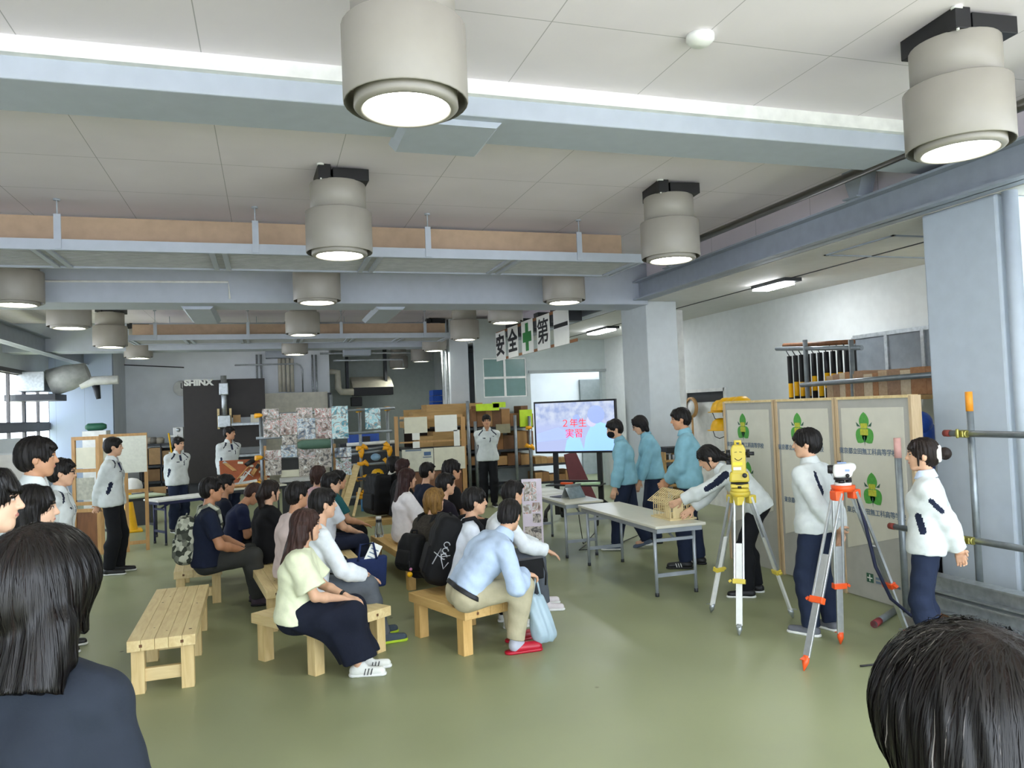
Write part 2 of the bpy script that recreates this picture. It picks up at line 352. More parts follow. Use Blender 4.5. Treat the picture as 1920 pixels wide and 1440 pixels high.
# hung ceiling frames with tan boards and slatted grille
M_.tan = mat('tan_board', 'c2a88d', .8, var=.05); M_.slat = mat('grille_mesh', 'a6a8a4', .6)
def frame(y, ry, x0, x1, z0, ztan0, ztan1, dy, posts, label):
    r = empty('hung_ceiling_frame', ((x0+x1)/2, y, z0)); r['label'] = label; r['category'] = 'ceiling frame'; r['group'] = 'hung ceiling frames with grilles'
    inv = Matrix.Translation((-(x0+x1)/2, -y, -z0))
    MB().box(x0, x1, y, y+.05, z0, z0+.03).box(x0, x1, y, y+.015, z0+.03, z0+.10).xf(inv).build('front_rail', M_.beamp, r)
    MB().box(x0, x1, y+dy-.05, y+dy, z0, z0+.06).xf(inv).build('rear_rail', M_.beamp, r)
    MB().box(x0, x1, y+.5, y+.53, ztan0, ztan1).xf(inv).build('tan_board', M_.tan, r)
    g = MB()
    for k in range(13): yy = y+.08+(dy-.16)*k/12; g.box(x0, x1, yy, yy+.012, z0+.015, z0+.045)
    g.box(x0, x1, y+.05, y+dy-.05, z0+.05, z0+.055)
    g.xf(inv).build('slat_grille', M_.slat, r)
    d = MB()
    n = 6
    for k in range(n+1):
        xx = x0+(x1-x0)*k/n
        for s in (-.09, .03): d.box(max(x0, xx+s), min(x1, xx+s+.05), y+.01, y+dy-.01, z0-.002, z0+.05)
    d.xf(inv).build('cross_bar', M_.beamp, r)
    for xx in posts:
        MB().box(xx-.03, xx+.03, y-.015, y, z0+.01, z0+.33).tube([(xx, y-.008, z0+.33), (xx, y-.008, CZ)], .006).lathe([(.001, 0), (.03, 0), (.03, -.015), (.001, -.015)], (xx, y-.008, CZ), 10).xf(inv).build('hanger', M_.beamp, r)
    for xx in posts:
        MB().tube([(xx+.15, y+dy-.03, z0+.05), (xx+.15, y+dy-.03, CZ)], .006).xf(inv).build('rear_rod', M_.beamp, r)
y1 = 7.94
zr = aty(600, 479, y1).z
frame(y1, 0, -5.0, aty(1203, 492, y1).x, zr, zr+.06, aty(600, 422, y1+.5).z, .95, [aty(px, 440, y1).x for px in (108, 479, 802, 1085)]+[-3.3], 'white hung frame with tan board and grille across the hall behind the front lamps')
y2 = 15.6
zr2 = aty(480, 636, y2).z
frame(y2, 0, aty(240, 636, y2).x, aty(845, 632, y2).x, zr2, zr2+.06, aty(600, 607, y2+.5).z, .95, [aty(px, 620, y2).x for px in (291, 465, 640, 797)], 'smaller far hung frame with tan board across the hall above the photo boards')
# crane runway beams
def runway(name, x, y0, y1, zt, zb, label):
    h = MB().box(x-.008, x+.008, y0, y1, zb, zt).box(x-.11, x+.11, y0, y1, zb, zb+.02).box(x-.11, x+.11, y0, y1, zt-.02, zt)
    return tag(h.build(name, M_.steel), label, 'steel beam', 'crane runway beams')
runway('crane_beam', 5.36, -4, 16.9, 3.70, 3.42, 'long blue grey steel crane beam on the right, running to the sign letters')
runway('crane_beam', -4.25, 3, 22.7, 3.69, 3.36, 'grey steel crane beam on the far left above the windows')
tag(MB().tube([(4.86, -3, 3.77), (4.86, 8.4, 3.77)], .04, 14).build('steel_pipe', mat('dull_steel_pipe', '6d6a62', .3, .8)), 'long dull steel pipe hung under the ceiling along the right crane beam', 'pipe')
for yy, lb in ((5.75, 'short tapered steel stanchion standing on the right crane beam behind the top right lamp'), (9.2, 'tapered steel stanchion on the crane beam right of the lamp at the frame end')):
    b = MB(); b.prism([(5.25, yy-.14, CZ), (5.25, yy+.14, CZ), (5.25, yy+.05, 3.7), (5.25, yy-.05, 3.7)], (.16, 0, 0)).box(5.2, 5.46, yy-.09, yy+.09, 3.70, 3.715)
    tag(b.build('beam_stanchion', M_.steel), lb, 'bracket', 'crane beam stanchions')
# safety slogan plates
M_.ink = mat('black_lettering', '15151a', .6, var=0); M_.sgreen = mat('green_cross_paint', '1f7a33', .5, var=0); M_.sign = mat('white_sign_plate', 'f0f0ea', .5, var=.01)
SX = 4.72
PL = [('安', 930, 946.7, 625, 678, 'first, with the character for peace'), ('全', 952.5, 970.5, 615, 672, 'second, with the character for all'), ('+', 978, 998.7, 604, 665.5, 'bearing a green cross'), ('第', 1006.7, 1030, 595, 658.5, 'fourth, right of the green cross'), ('一', 1038, 1065.7, 583.5, 651, 'last and nearest, with a single stroke')]
ends = []
for ch, xl, xr, yt, yb, lb in PL:
    a = atx(xl, (yt+yb)/2, SX); c = atx(xr, (yt+yb)/2-6, SX); top = atx(xl, yt, SX).z; bot = atx(xl, yb, SX).z
    yc, w, zc, hh = (a.y+c.y)/2, abs(a.y-c.y), (top+bot)/2, top-bot
    r = empty('sign_plate', (SX, yc, zc)); tag(r, 'white hanging slogan plate, '+lb+', under the crane beam', 'sign', 'hanging safety slogan plates')
    MB().box(0, .012, -w/2, w/2, -hh/2, hh/2).build('plate', M_.sign, r)
    if ch == '+':
        MB().box(-.004, 0, -w*.13, w*.13, -hh*.42, hh*.42).box(-.0041, 0, -w*.38, w*.38, -hh*.15, hh*.15).build('green_cross', M_.sgreen, r)
    else: text('character', ch, hh*.78, basis((0, -1, 0), (0, 0, 1), (-.004, 0, -hh*.02)), M_.ink, r, .002, .005 if ch == '第' else .014, w/hh*1.22)
    ends.append((yc-w/2, yc+w/2, bot, top))
b = MB(); y0, y3 = ends[-1][0], ends[0][1]
b.box(SX+.014, SX+.03, y0-.3, y3, ends[2][2]+.0, ends[2][2]+.05).box(SX+.014, SX+.03, y0-.1, y3, ends[2][3]-.06, ends[2][3]-.01)
tag(b.build('sign_rail', mat('rust_brown_strip', '8a5a34', .7)), 'pair of rusty brown rails carrying the hanging slogan plates', 'rail')
for i in range(4):
    ya, yb = ends[i+1][1], ends[i][0]
    MB_ = MB().box(SX+.035, 5.25, (ya+yb)/2-.12, (ya+yb)/2+.12, 3.36, 3.62)
    tag(MB_.build('sign_bracket', M_.dark), 'dark bracket box between the slogan plates, %s from the left' % ('first', 'second', 'third', 'fourth')[i], 'bracket', 'brackets between the slogan plates')
# aisle lights
M_.tube = mat('lit_diffuser', 'f8fbff', .4, var=0, emit=50)
for (xa, ya, xb, yb), lb in (((1420, 544, 1480, 533), 'flat lit aisle light on the lowered ceiling above the panels'), ((1110, 627, 1146, 618), 'flat lit aisle light on the lowered ceiling right of the slogan plates')):
    p, q = fl(xa, ya, SZ-.06), fl(xb, yb, SZ-.06); x = (p.x+q.x)/2; yc = (p.y+q.y)/2; ln = max(.6, abs(p.y-q.y))
    r = empty('aisle_light', (x, yc, SZ)); tag(r, lb, 'lamp', 'aisle lights')
    MB().box(-.13, .13, -ln/2-.12, ln/2, -.045, 0).build('housing', M_.dark, r); MB().box(-.12, .12, -ln/2+.02, ln/2-.02, -.07, -.045).build('diffuser', M_.tube, r)
# ---- ventilation at the left
r = empty('ventilation_duct', (-4.4, 19.5, 2.8)); tag(r, 'silver ventilation duct leaving the left window wall, box, cone and pale pipe end', 'duct')
a, c = aty(36, 735, 19), aty(87, 697, 19)
Z = Matrix.Translation((4.4, -19.5, -2.8))
MB().box(a.x, c.x, 18.8, 19.6, a.z, c.z).xf(Z).build('box_section', M_.galv, r, bevel=.01)
p, q, s_ = aty(95, 718, 19.2), aty(165, 697, 19.2), aty(222, 712, 19.2)
MB().tube([p, p.lerp(q, .5), q], [.30, .29, .20], 20).xf(Z).build('round_section', mat('dusty_duct_metal', 'b4b6b2', .6, .1, var=.1), r)
MB().tube([aty(150, 722, 19.2), aty(175, 714, 19.2), s_], .10, 14).xf(Z).build('pale_pipe', M_.white, r)
MB().box(a.x-.2, aty(110, 745, 19).x, 18.7, 19.7, aty(60, 752, 19).z, aty(60, 740, 19).z).xf(Z).build('support_shelf', M_.dark, r)
p, q = aty(180, 722, 20.6), aty(185, 748, 20.6)
tag(MB().tube([p, q], [.09, .05]).build('wall_bracket', M_.dark), 'small dark bracket on the panelled wall under the pale duct pipe', 'bracket')
# ---- pipes on the back wall
YW = 22.7
for i, px in enumerate((524, 531, 539, 547)):
    p, q = aty(px, 672, YW), aty(px, 735, YW); tag(MB().tube([p, (p.x, YW, q.z)], .05).build('beige_pipe', M_.offwhite), 'beige vertical pipe on the back wall above the cabinet, %s from the left' % ('first', 'second', 'third', 'fourth')[i], 'pipe', 'four beige pipes on the back wall')
pts = [aty(x, y, YW-.1) for x, y in ((440, 685), (556, 682), (563, 685), (567, 693), (568, 735))]
tag(MB().tube(pts, .02).build('metal_conduit', M_.galv), 'bent shiny conduit on the back wall turning down beside the beige pipes', 'pipe')
for i, px in enumerate((481, 489, 585, 592)):
    p = aty(px, 665, YW); tag(MB().tube([p, (p.x, YW, 1.9)], .03).build('wall_pipe', M_.galv), ('thin grey pipe left of the beige pipes, the left one', 'thin grey pipe left of the beige pipes, the right one', 'thin grey pipe right of the beige pipes, the left one', 'thin grey pipe right of the beige pipes, the right one')[i], 'pipe', 'thin grey wall pipes')
p, q = aty(205, 683, YW), aty(345, 689, YW)
tag(MB().tube([aty(200, 668, YW), p, q], .015).build('thin_conduit', M_.dark), 'thin dark conduit along the top of the left back wall', 'pipe')
a, c = aty(498, 673, YW), aty(542, 660, YW)
tag(MB().box(a.x, c.x, YW-.4, YW, a.z, c.z).build('junction_box', M_.beamp, bevel=.01), 'grey box above the four beige pipes on the back wall', 'box')
a, c = aty(644, 668, 21), aty(693, 655, 21)
tag(MB().box(a.x, c.x, 20.7, 21.2, a.z, CZ).build('junction_box', M_.beamp, bevel=.01), 'grey box hung below the far beam above the air conditioner', 'box')
for i, (ya, xx) in enumerate(((663, (600, 775)), (676, (625, 755)))):
    tag(MB().tube([aty(xx[0], ya, 22.6), aty(xx[1], ya-2, 22.6), aty(xx[1]+1, ya+12, 22.6)], .03).tube([aty(xx[0]+20, ya, 22.6), (aty(xx[0]+20, ya, 22.6).x, 22.6, CZ)], .01).build('overhead_pipe', M_.galv), ('upper overhead pipe along the far dark recess', 'lower overhead pipe along the far dark recess')[i], 'pipe', 'overhead pipes at the recess')
# ---- air conditioner in the recess
YA = 23.6
a, c = aty(662, 742, YA), aty(738, 712, YA)
r = empty('air_conditioner', ((a.x+c.x)/2, YA, a.z)); tag(r, 'cream hung air conditioner with a long black grille in the far recess', 'air conditioner')
Z = Matrix.Translation((-(a.x+c.x)/2, -YA, -a.z)); z1 = aty(700, 726, YA).z
MB().prism([(a.x, YA, z1), (a.x, YA+.8, z1-.1), (a.x, YA+.8, c.z+.15), (a.x, YA+.35, c.z)], (c.x-a.x, 0, 0)).xf(Z).build('casing', M_.offwhite, r, bevel=.01)
MB().box(a.x+.02, c.x-.02, YA, YA+.6, a.z, z1).xf(Z).build('intake_grille', M_.black, r)
for px in (653, 726): p = aty(px, 690, YA); MB().box(p.x-.04, p.x+.04, YA+.3, YA+.6, z1, CZ).xf(Z).build('hanger_bracket', M_.dark, r)
pts = [aty(x, y, YA-.2) for x, y in ((612, 697), (633, 698), (634, 728), (640, 735), (663, 735))]
tag(MB().tube(pts, .10, 14).build('lagged_pipe', M_.offwhite), 'thick pale bent pipe left of the air conditioner', 'pipe')
a, c = aty(659, 762, YA), aty(679, 744, YA)
tag(MB().box(a.x, c.x, YA, YA+.3, a.z, c.z).build('loudspeaker', M_.black, bevel=.02), 'small black loudspeaker below the air conditioner', 'speaker')
# ---- clock
p = aty(340, 728, YW); r = empty('wall_clock', p); tag(r, 'round white wall clock partly behind the dark machine board', 'clock')
Rx = Matrix.Rotation(HP, 3, 'X'); MB().lathe([(.001, .03), (.19, .03), (.21, 0), (.2, -.02)], R=Rx).build('case', M_.white, r); MB().box(-.01, .01, -.045, -.032, 0, .14).box(0, .09, -.045, -.032, -.01, .01).build('hands', M_.ink, r)
# ================================================================== benches
M_.knot = mat('knot_wood', '6b4526', .6)
def bench(name, c, ang, w, l, h, label, pairs=2, stretch=True, dark=False, th=.075):
    r = empty(name, (c[0], c[1], 0), ang, label, 'bench', 'plain timber benches')
    tm = mat('bench_top_wood_amber', 'cfa765', .5, kind='wood', c2='dfba78', scale=3, stretch=(7, 1, 7), bump=.05) if dark else M_.piney
    lm = mat('bench_leg_wood_amber', 'c99f5c', .55, kind='wood', c2='dcb572', scale=3, stretch=(7, 7, 1)) if dark else M_.pinez
    t = MB(); n = 5
    for k in range(n): x0 = -w/2+w*k/n; t.box(x0+.001, x0+w/n-.001, -l/2, l/2, h-th, h)
    top = t.build('seat_top', tm, r, bevel=.003)
    kb = MB()
    for k in range(7): kx, ky = rnd.uniform(-w*.42, w*.42), rnd.uniform(-l*.45, l*.45); kb.lathe([(.0005, h+.0012), (rnd.uniform(.006, .013), h+.0008)], (kx, ky, 0), 10)
    for sx in (-1, 1): kb.cbox((sx*w*.3, -l/2-.0006, h-.04), (.02, .002, .02))
    kb.build('knots', M_.knot, top)
    lw, ld = .085, .09
    for k in range(pairs):
        y = -l/2+.1+(l-.2)*k/(pairs-1)
        for sx in (-1, 1): MB().cbox((sx*(w/2-.06), y, (h-th)/2), (lw, ld, h-th)).build('leg', lm, r, bevel=.003)
        if stretch: MB().cbox((0, y, .12), (w-.2, .04, .09)).build('stretcher', M_.pine, r, bevel=.003)
    return r
bench('timber_bench', (-.76, 6.75), .015, .44, 1.72, .385, 'empty pale pine bench in the left foreground with three pairs of legs', 3)
bench('timber_bench', (-.76, 9.2), .06, .46, 1.45, .37, 'pine bench behind the empty one, carrying the person with the camouflage backpack', 2)
bench('timber_bench', (.36, 6.28), .60, .72, .82, .36, 'square pine bench under the person in the cream blouse and navy skirt', 2, False)
bench('timber_bench', (1.52, 6.22), .34, .60, .86, .36, 'amber bench under the person in light blue shirt and red slippers', 2, False, True)
bench('timber_bench', (.08, 7.86), .12, .46, 1.5, .38, 'pine bench under the person in the pale pink t-shirt', 2, False)
bench('timber_bench', (.58, 9.3), .06, .46, 2.1, .38, 'long pine bench under the person in glasses and white t-shirt', 2, False)
bench('timber_bench', (1.52, 8.95), .10, .5, 1.7, .36, 'amber bench under the person with dyed brown hair and dark mesh cardigan', 2, False, True)
bench('timber_bench', (1.5, 11.2), 1.62, .5, 1.3, .38, 'far amber bench under the person with the biggest plain black backpack', 2, False, True)
bench('timber_bench', (2.18, 8.3), .05, .46, 2.6, .36, 'amber bench hidden among the right block of visitors', 2, False, True)
# ================================================================== folding tables
M_.ttop = mat('table_top_laminate', 'd9d6c6', .35, var=.02); M_.tleg = mat('table_leg_paint', 'a9afb6', .4, .4); M_.bleg = mat('table_leg_dark_blue', '2a2f55', .4)
def table(c, ang, w, l, h, label, top=None, leg=None, group='folding tables'):
    r = empty('folding_table', (c[0], c[1], 0), ang, label, 'table', group); top = top or M_.ttop; leg = leg or M_.tleg
    MB().box(-w/2, w/2, -l/2, l/2, h-.028, h).build('table_top', top, r, bevel=.006)
    MB().box(-w/2+.03, w/2-.03, -l/2+.03, l/2-.03, h-.075, h-.028).build('apron', leg, r)
    for sy in (-1, 1):
        y = sy*(l/2-.14)
        for sx in (-1, 1):
            L = MB().tube([(sx*(w/2-.06), y, h-.05), (sx*(w/2-.06), y, .02)], .017, 10).build('leg', leg, r)
            MB().lathe([(.001, 0), (.02, 0), (.02, .035), (.001, .035)], (sx*(w/2-.06), y, 0), 10).build('foot_cap', M_.dark, L)
        MB().cbox((0, y, .2), (w-.12, .022, .035)).cbox((0, y, h-.16), (w-.12, .02, .03)).beam((0, y, h-.16), (0, y-sy*.22, h-.06), .015, .02).build('crossbar', leg, r)
    return r
table((3.77, 7.57), 0, .55, 1.93, .70, 'pale folding table in front, with the wooden house model on it')
table((3.69, 9.72), 0, .52, 1.85, .70, 'pale folding table with the tablet, left of the light blue jackets')
p = fl(282, 938, .7); q = fl(375, 924, .7)
table((-1.28, 13.25), .55-math.pi/2, .5, 1.1, .70, 'white folding table in front of the left student with hands behind back', M_.white, M_.bleg)
table((-.40, 14.3), .3-math.pi/2, .5, 1.3, .70, 'folding table under the sloping board of hand tools', M_.ttop, M_.dark)
table((-2.2, 13.9), .5-math.pi/2, .5, 1.0, .70, 'table with a greenish top behind the timber partition', mat('green_grey_top', 'b9c4a4', .5), M_.dark)
# ================================================================== wooden house model on the front table
hx, hy, hz = 3.93, 7.03, .70
r = empty('house_frame_model', (hx, hy, hz)); tag(r, 'small balsa wood model of a house frame being steadied on the front table', 'model')
M_.balsa = mat('balsa_wood', 'e3cf9c', .6, var=.05)
MB().box(-.15, .15, -.2, .2, 0, .015).build('base_plate', M_.balsa, r)
b = MB(); t_ = .006
for y in (-.17, 0, .17):
    for x in (-.13, -.065, 0, .065, .13): b.cbox((x, y, .11), (t_, t_, .19))
for x in (-.13, .13):
    for k in range(9): b.cbox((x, -.17+.34*k/8, .11), (t_, t_, .19))
for z in (.02, .08, .14, .2):
    for x in (-.13, .13): b.cbox((x, 0, z), (t_, .34, t_))
    for y in (-.17, 0, .17): b.cbox((0, y, z), (.26, t_, t_))
b.build('wall_frame', M_.balsa, r)
f_ = MB().box(-.128, -.12, -.17, -.06, .016, .2).box(-.1, .02, -.172, -.166, .016, .2); f_.build('wall_sheathing', M_.balsa, r)
b = MB()
for k in range(11):
    y = -.20+.40*k/10
    b.beam((-.18, y, .17), (0.0, y, .29), t_, t_).beam((.18, y, .17), (0, y, .29), t_, t_)
for u in (0, .33, .66, 1): 
    for s in (-1, 1): b.cbox((s*.18*(1-u), 0, .17+.12*u), (t_, .41, t_))
b.build('roof_frame', M_.balsa, r)
# ================================================================== tablet and papers on the second table
tb = aty(1058, 924, 9.25); r = empty('tablet_computer', (3.72, 9.25, .70), .35); tag(r, 'grey tablet with its stand open on the second table', 'tablet')
R1 = Matrix.Rotation(.5, 3, 'X')
MB().cbox((0, .02, .09), (.27, .008, .2), R1).build('screen', M_.galv, r, bevel=.003); MB().cbox((0, -.06, .07), (.27, .006, .16), Matrix.Rotation(-.6, 3, 'X')).build('kickstand', M_.galv, r); MB().box(-.13, .13, .1, .3, 0, .008).build('keyboard', M_.dark, r)
for i, (x, y, a, lb) in enumerate(((3.62, 9.85, .3, 'white paper sheets behind the tablet on the second table'), (3.75, 10.3, -.2, 'loose white sheet at the far end of the second table'))):
    o = MB().box(-.15, .15, -.1, .1, 0, .006).build('paper_sheet', M_.paper); o.location = (x, y, .701); o.rotation_euler.z = a; tag(o, lb, 'paper', 'papers on the second table')
# ================================================================== screen on wheels
TL, TR = aty(1002, 803, 12.1), aty(1156, 797, 11.15)
tc = (TL+TR)/2; ta = math.atan2(TR.y-TL.y, TR.x-TL.x); tw = (TR-TL).length; th = .86
r = empty('television_stand', (tc.x, tc.y, 0), ta, 'big flat screen on a black wheeled stand showing red Japanese words', 'television')
zc = tc.z
MB().box(-tw/2, tw/2, 0, .07, zc-th/2, zc+th/2).build('screen_housing', mat('screen_bezel', '14151c', .3), r, bevel=.006)
def mat_screen():
    m = mat('screen_picture', 'b4c4f8', .3, var=0, emit=.78); n, L = m.node_tree.nodes, m.node_tree.links; b_ = n['Principled BSDF']
    tcn = n.new('ShaderNodeTexCoord'); sp = n.new('ShaderNodeSeparateXYZ'); L.new(tcn.outputs['Object'], sp.inputs[0])
    nz = n.new('ShaderNodeTexNoise'); nz.inputs['Scale'].default_value = 9; nz.inputs['Detail'].default_value = 6; L.new(tcn.outputs['Object'], nz.inputs[0])
    mr = n.new('ShaderNodeMapRange'); mr.inputs[1].default_value = zc-.02; mr.inputs[2].default_value = zc+.16; L.new(sp.outputs[2], mr.inputs[0])
    rp = n.new('ShaderNodeValToRGB'); rp.color_ramp.elements[0].color = (*lin('a9bbe8'), 1); rp.color_ramp.elements[1].color = (*lin('dbe6fb'), 1); rp.color_ramp.elements[0].position = .35; rp.color_ramp.elements[1].position = .62; L.new(nz.outputs[0], rp.inputs[0])
    mx = n.new('ShaderNodeMix'); mx.data_type = 'RGBA'; L.new(mr.outputs[0], mx.inputs[0]); mx.inputs[6].default_value = (*lin('c2cffb'), 1); L.new(rp.outputs[0], mx.inputs[7])
    L.new(mx.outputs[2], b_.inputs['Emission Color']); b_.inputs['Base Color'].default_value = (0, 0, 0, 1)
    for l_ in list(b_.inputs['Base Color'].links): L.remove(l_)
    return m
def em(name, c, e=.78): 
    m = mat(name, c, .4, var=0, emit=e); return m
sc_ = MB().box(-tw/2+.03, tw/2-.03, -.004, 0, zc-th/2+.035, zc+th/2-.03).build('display', mat_screen(), r)
pm = MB()
def flat(b, pts, y, d=-.002): return b.prism([(x*tw, y, zc+z*th) for x, z in pts], (0, d, 0))
# the picture: two people in light blue jackets in front of a road
def blob(b, cx, cz, rx, rz, y, a0=0, a1=2*math.pi, n=26): return flat(b, [(cx+rx*math.cos(a0+(a1-a0)*i/n), cz+rz*math.sin(a0+(a1-a0)*i/n)) for i in range(n)], y)
flat(MB(), [(-.47, -.12), (-.2, 0), (.12, -.20), (-.47, -.28)], -.005).build('pictured_road', em('screen_road', '9aa9ee'), sc_)
j = flat(MB(), [(.10, -.46), (.13, -.2), (.2, .02), (.3, .08), (.38, .04), (.45, -.1), (.47, -.46)], -.006); j.build('pictured_jacket', em('screen_jacket', '93bff2'), sc_)
flat(MB(), [(-.13, -.46), (-.10, -.25), (-.03, -.16), (.06, -.2), (.11, -.46)], -.006).build('pictured_jacket', em('screen_jacket', '93bff2'), sc_)
b = MB(); blob(b, .265, .22, .1, .17, -.0075); b.build('pictured_hair', em('screen_hair', '8f9fd6'), sc_)
b = MB(); blob(b, .21, .1, .06, .11, -.007); b.build('pictured_face', em('screen_face', 'b9b6ea'), sc_)
b = MB(); blob(b, .03, .15, .045, .08, -.007); b.build('pictured_hair', em('screen_hair', '8f9fd6'), sc_)
for s_, zz, sz in (('２年生', .06, .15), ('実習', -.135, .155)):
    text('red_lettering', s_, sz, basis((1, 0, 0), (0, 0, 1), (-.005*tw, -.010, zc+zz*th)), em('screen_red_text', 'e3202c', .9), sc_, .001, 0)
g = MB().box(-.42, -.34, .05, .1, .1, zc).box(.34, .42, .05, .1, .1, zc).box(-.42, .42, .04, .09, .62, .67).box(-.45, .45, -.25, .12, .60, .62); g.build('stand_frame', M_.black, r)
for sx in (-1, 1):
    MB().tube([(sx*.38, .1, .35), (sx*.42, -.1, .3), (sx*.43, -.33, .2), (sx*.43, -.36, .1)], .03).tube([(sx*.38, .1, .35), (sx*.42, .3, .25), (sx*.43, .42, .1)], .03).build('stand_leg', M_.black, r)
    for y in (-.36, .42): MB().lathe([(.001, -.02), (.055, -.02), (.06, 0), (.055, .02), (.001, .02)], (sx*.43, y, .06), 16, R=Matrix.Rotation(HP, 3, 'Y')).build('caster_wheel', M_.black, r)
Mt = Matrix.Translation(r.location) @ Matrix.Rotation(ta, 4, 'Z')
o = MB().box(-.2, .2, -.12, .08, 0, .025).build('document_folder', mat('pale_green_folder', 'bfe0b0', .5)); o.location = Mt @ Vector((.22, -.1, .622)); o.rotation_euler.z = ta+.3; tag(o, 'pale green folder lying on the shelf of the screen stand', 'folder')
o = MB().box(-.1, .1, -.03, .03, 0, .03).build('pencil_case', M_.orange); o.location = Mt @ Vector((-.13, -.12, .622)); o.rotation_euler.z = ta; tag(o, 'small orange case on the shelf of the screen stand', 'case')
tag(MB().tube([(3.98, 9.75, .68), (4.0, 9.72, .3), (4.03, 9.7, .01), (4.25, 10.0, .01), (4.5, 10.4, .01), (4.75, 10.9, .012)], .006, 6).build('power_cable', M_.black), 'black cable hanging from the second table to the floor', 'cable')
tag(MB().tube([(4.03, 9.6, .012), (3.8, 9.3, .012), (4.3, 9.2, .012), (4.6, 9.6, .012), (4.95, 9.9, .012)], .006, 6).build('power_cable', M_.black), 'black cable lying on the floor behind the folding tables', 'cable')
# ================================================================== upright poster board
def photomat(i, a, b_, sc):
    m = mat('photo_print_%d' % i, a, .45, scale=sc, c2=b_); n, L = m.node_tree.nodes, m.node_tree.links; bs = n['Principled BSDF']; tc = n.new('ShaderNodeTexCoord')
    nz = n.new('ShaderNodeTexNoise'); nz.inputs['Scale'].default_value = sc; nz.inputs['Detail'].default_value = 4; nz.inputs['Distortion'].default_value = 1.6; L.new(tc.outputs['Object'], nz.inputs[0])
    rp = n.new('ShaderNodeValToRGB'); e = rp.color_ramp.elements; cols = [(.30, '3a3736'), (.40, a), (.46, 'a79c92'), (.52, b_), (.57, ('b9705a', '6a86a6', 'a8584c', '8fd0d8', '7c6a58', '9a4a44')[i]), (.63, 'e6e6e2')]
    e[0].position, e[0].color = cols[0][0], (*lin(cols[0][1]), 1); e[1].position, e[1].color = cols[-1][0], (*lin(cols[-1][1]), 1)
    for p_, c_ in cols[1:-1]: k = e.new(p_); k.color = (*lin(c_), 1)
    L.new(nz.outputs[0], rp.inputs[0]); L.new(rp.outputs[0], bs.inputs['Base Color']); return m
M_.photo = [photomat(i, a, b_, s) for i, (a, b_, s) in enumerate((('8d8378', 'cfd6da', 9), ('6f7f92', 'd9e2e6', 7), ('8f6f64', 'cfd0d0', 8), ('4f9fb4', 'd7f1f4', 6), ('6e6a66', 'c9c2b8', 10), ('486a5e', 'bcd8e0', 8)))]
pb = aty(1002, 1020, 8.0); r = empty('poster_board', (2.74, 8.0, 0), -.35); tag(r, 'narrow lilac poster board with photographs standing beyond the man in light blue', 'poster')
MB().box(-.11, .11, 0, .012, .36, 1.10).build('board', mat('lilac_board', 'd3c8d4', .6), r)
for x0, x1, z0, z1, k in ((-.09, .05, .86, 1.07, 0), (0, .09, .74, .84, 2), (0, .09, .62, .72, 4), (-.09, .09, .40, .58, 4), (-.1, -.01, .72, .82, 0)): MB().box(x0, x1, -.002, 0, z0, z1).build('photograph', M_.photo[k], r)
for sx in (-1, 1): MB().tube([(sx*.09, .02, 1.0), (sx*.1, .14, 0)], .008).build('easel_leg', M_.galv, r)
MB().tube([(-.09, .01, .36), (-.10, -.1, 0)], .008).tube([(.09, .01, .36), (.1, -.1, 0)], .008).build('easel_foot', M_.galv, r)
# ================================================================== school display panels
M_.gyp = mat('grey_plasterboard', 'b4b2aa', .8, var=.03); M_.sheet = mat('cream_print_sheet', 'dcd8c8', .6, var=.02); M_.leaf = mat('leaf_green_print', '55a544', .6, var=.08, scale=40); M_.leafy = mat('yellow_print', 'c2c43c', .6, var=.1, scale=50); M_.ptxt = mat('grey_blue_print', '6f7f93', .6, var=0); M_.leafd = mat('dark_leaf_print', '38614c', .6)
def emblem(parent, y, z, s):
    b = MB()
    def lf(a, L, w, n=9):
        pts = []
        for k in range(n+1): t = k/n; pts.append((t*L, w*max(0, math.sin(math.pi*t**.85))**.7))
        pl = [(u, v) for u, v in pts]+[(u, -v) for u, v in pts[-2:0:-1]]
        ca, sa = math.cos(a), math.sin(a)
        b.prism([(-.003, y-(u*ca-v*sa), z+u*sa+v*ca) for u, v in pl], (.002, 0, 0))
    lf(HP, .135*s, .052*s); lf(math.radians(236), .135*s, .062*s); lf(math.radians(-56), .135*s, .062*s)
    e = b.build('leaf_emblem', M_.leaf, parent)
    for sx in (-1, 1): d = MB(); d.prism([(-.004, y+sx*.04*s, z+.02*s), (-.004, y+sx*.085*s, z+.055*s), (-.004, y+sx*.075*s, z+.02*s)], (.001, 0, 0)).build('leaf_tip', M_.leafd, e)
    MB().prism([(-.004, y-.008*s, z-.06*s), (-.004, y+.008*s, z-.06*s), (-.004, y, z-.135*s)], (.001, 0, 0)).build('leaf_stem', M_.leafd, e)
    MB().box(-.005, -.004, y-.035*s, y+.035*s, z+.005*s, z+.045*s).box(-.005, -.004, y-.042*s, y+.042*s, z-.05*s, z+.0*s).build('yellow_label', M_.leafy, e)
PN = [('left display panel with leaf emblem, behind the yellow instrument', 7.95, 7.05), ('middle display panel with leaf emblem, behind the student facing left', 6.97, 6.12), ('right display panel with two leaf emblems, behind the levelling instrument', 6.05, 5.19)]
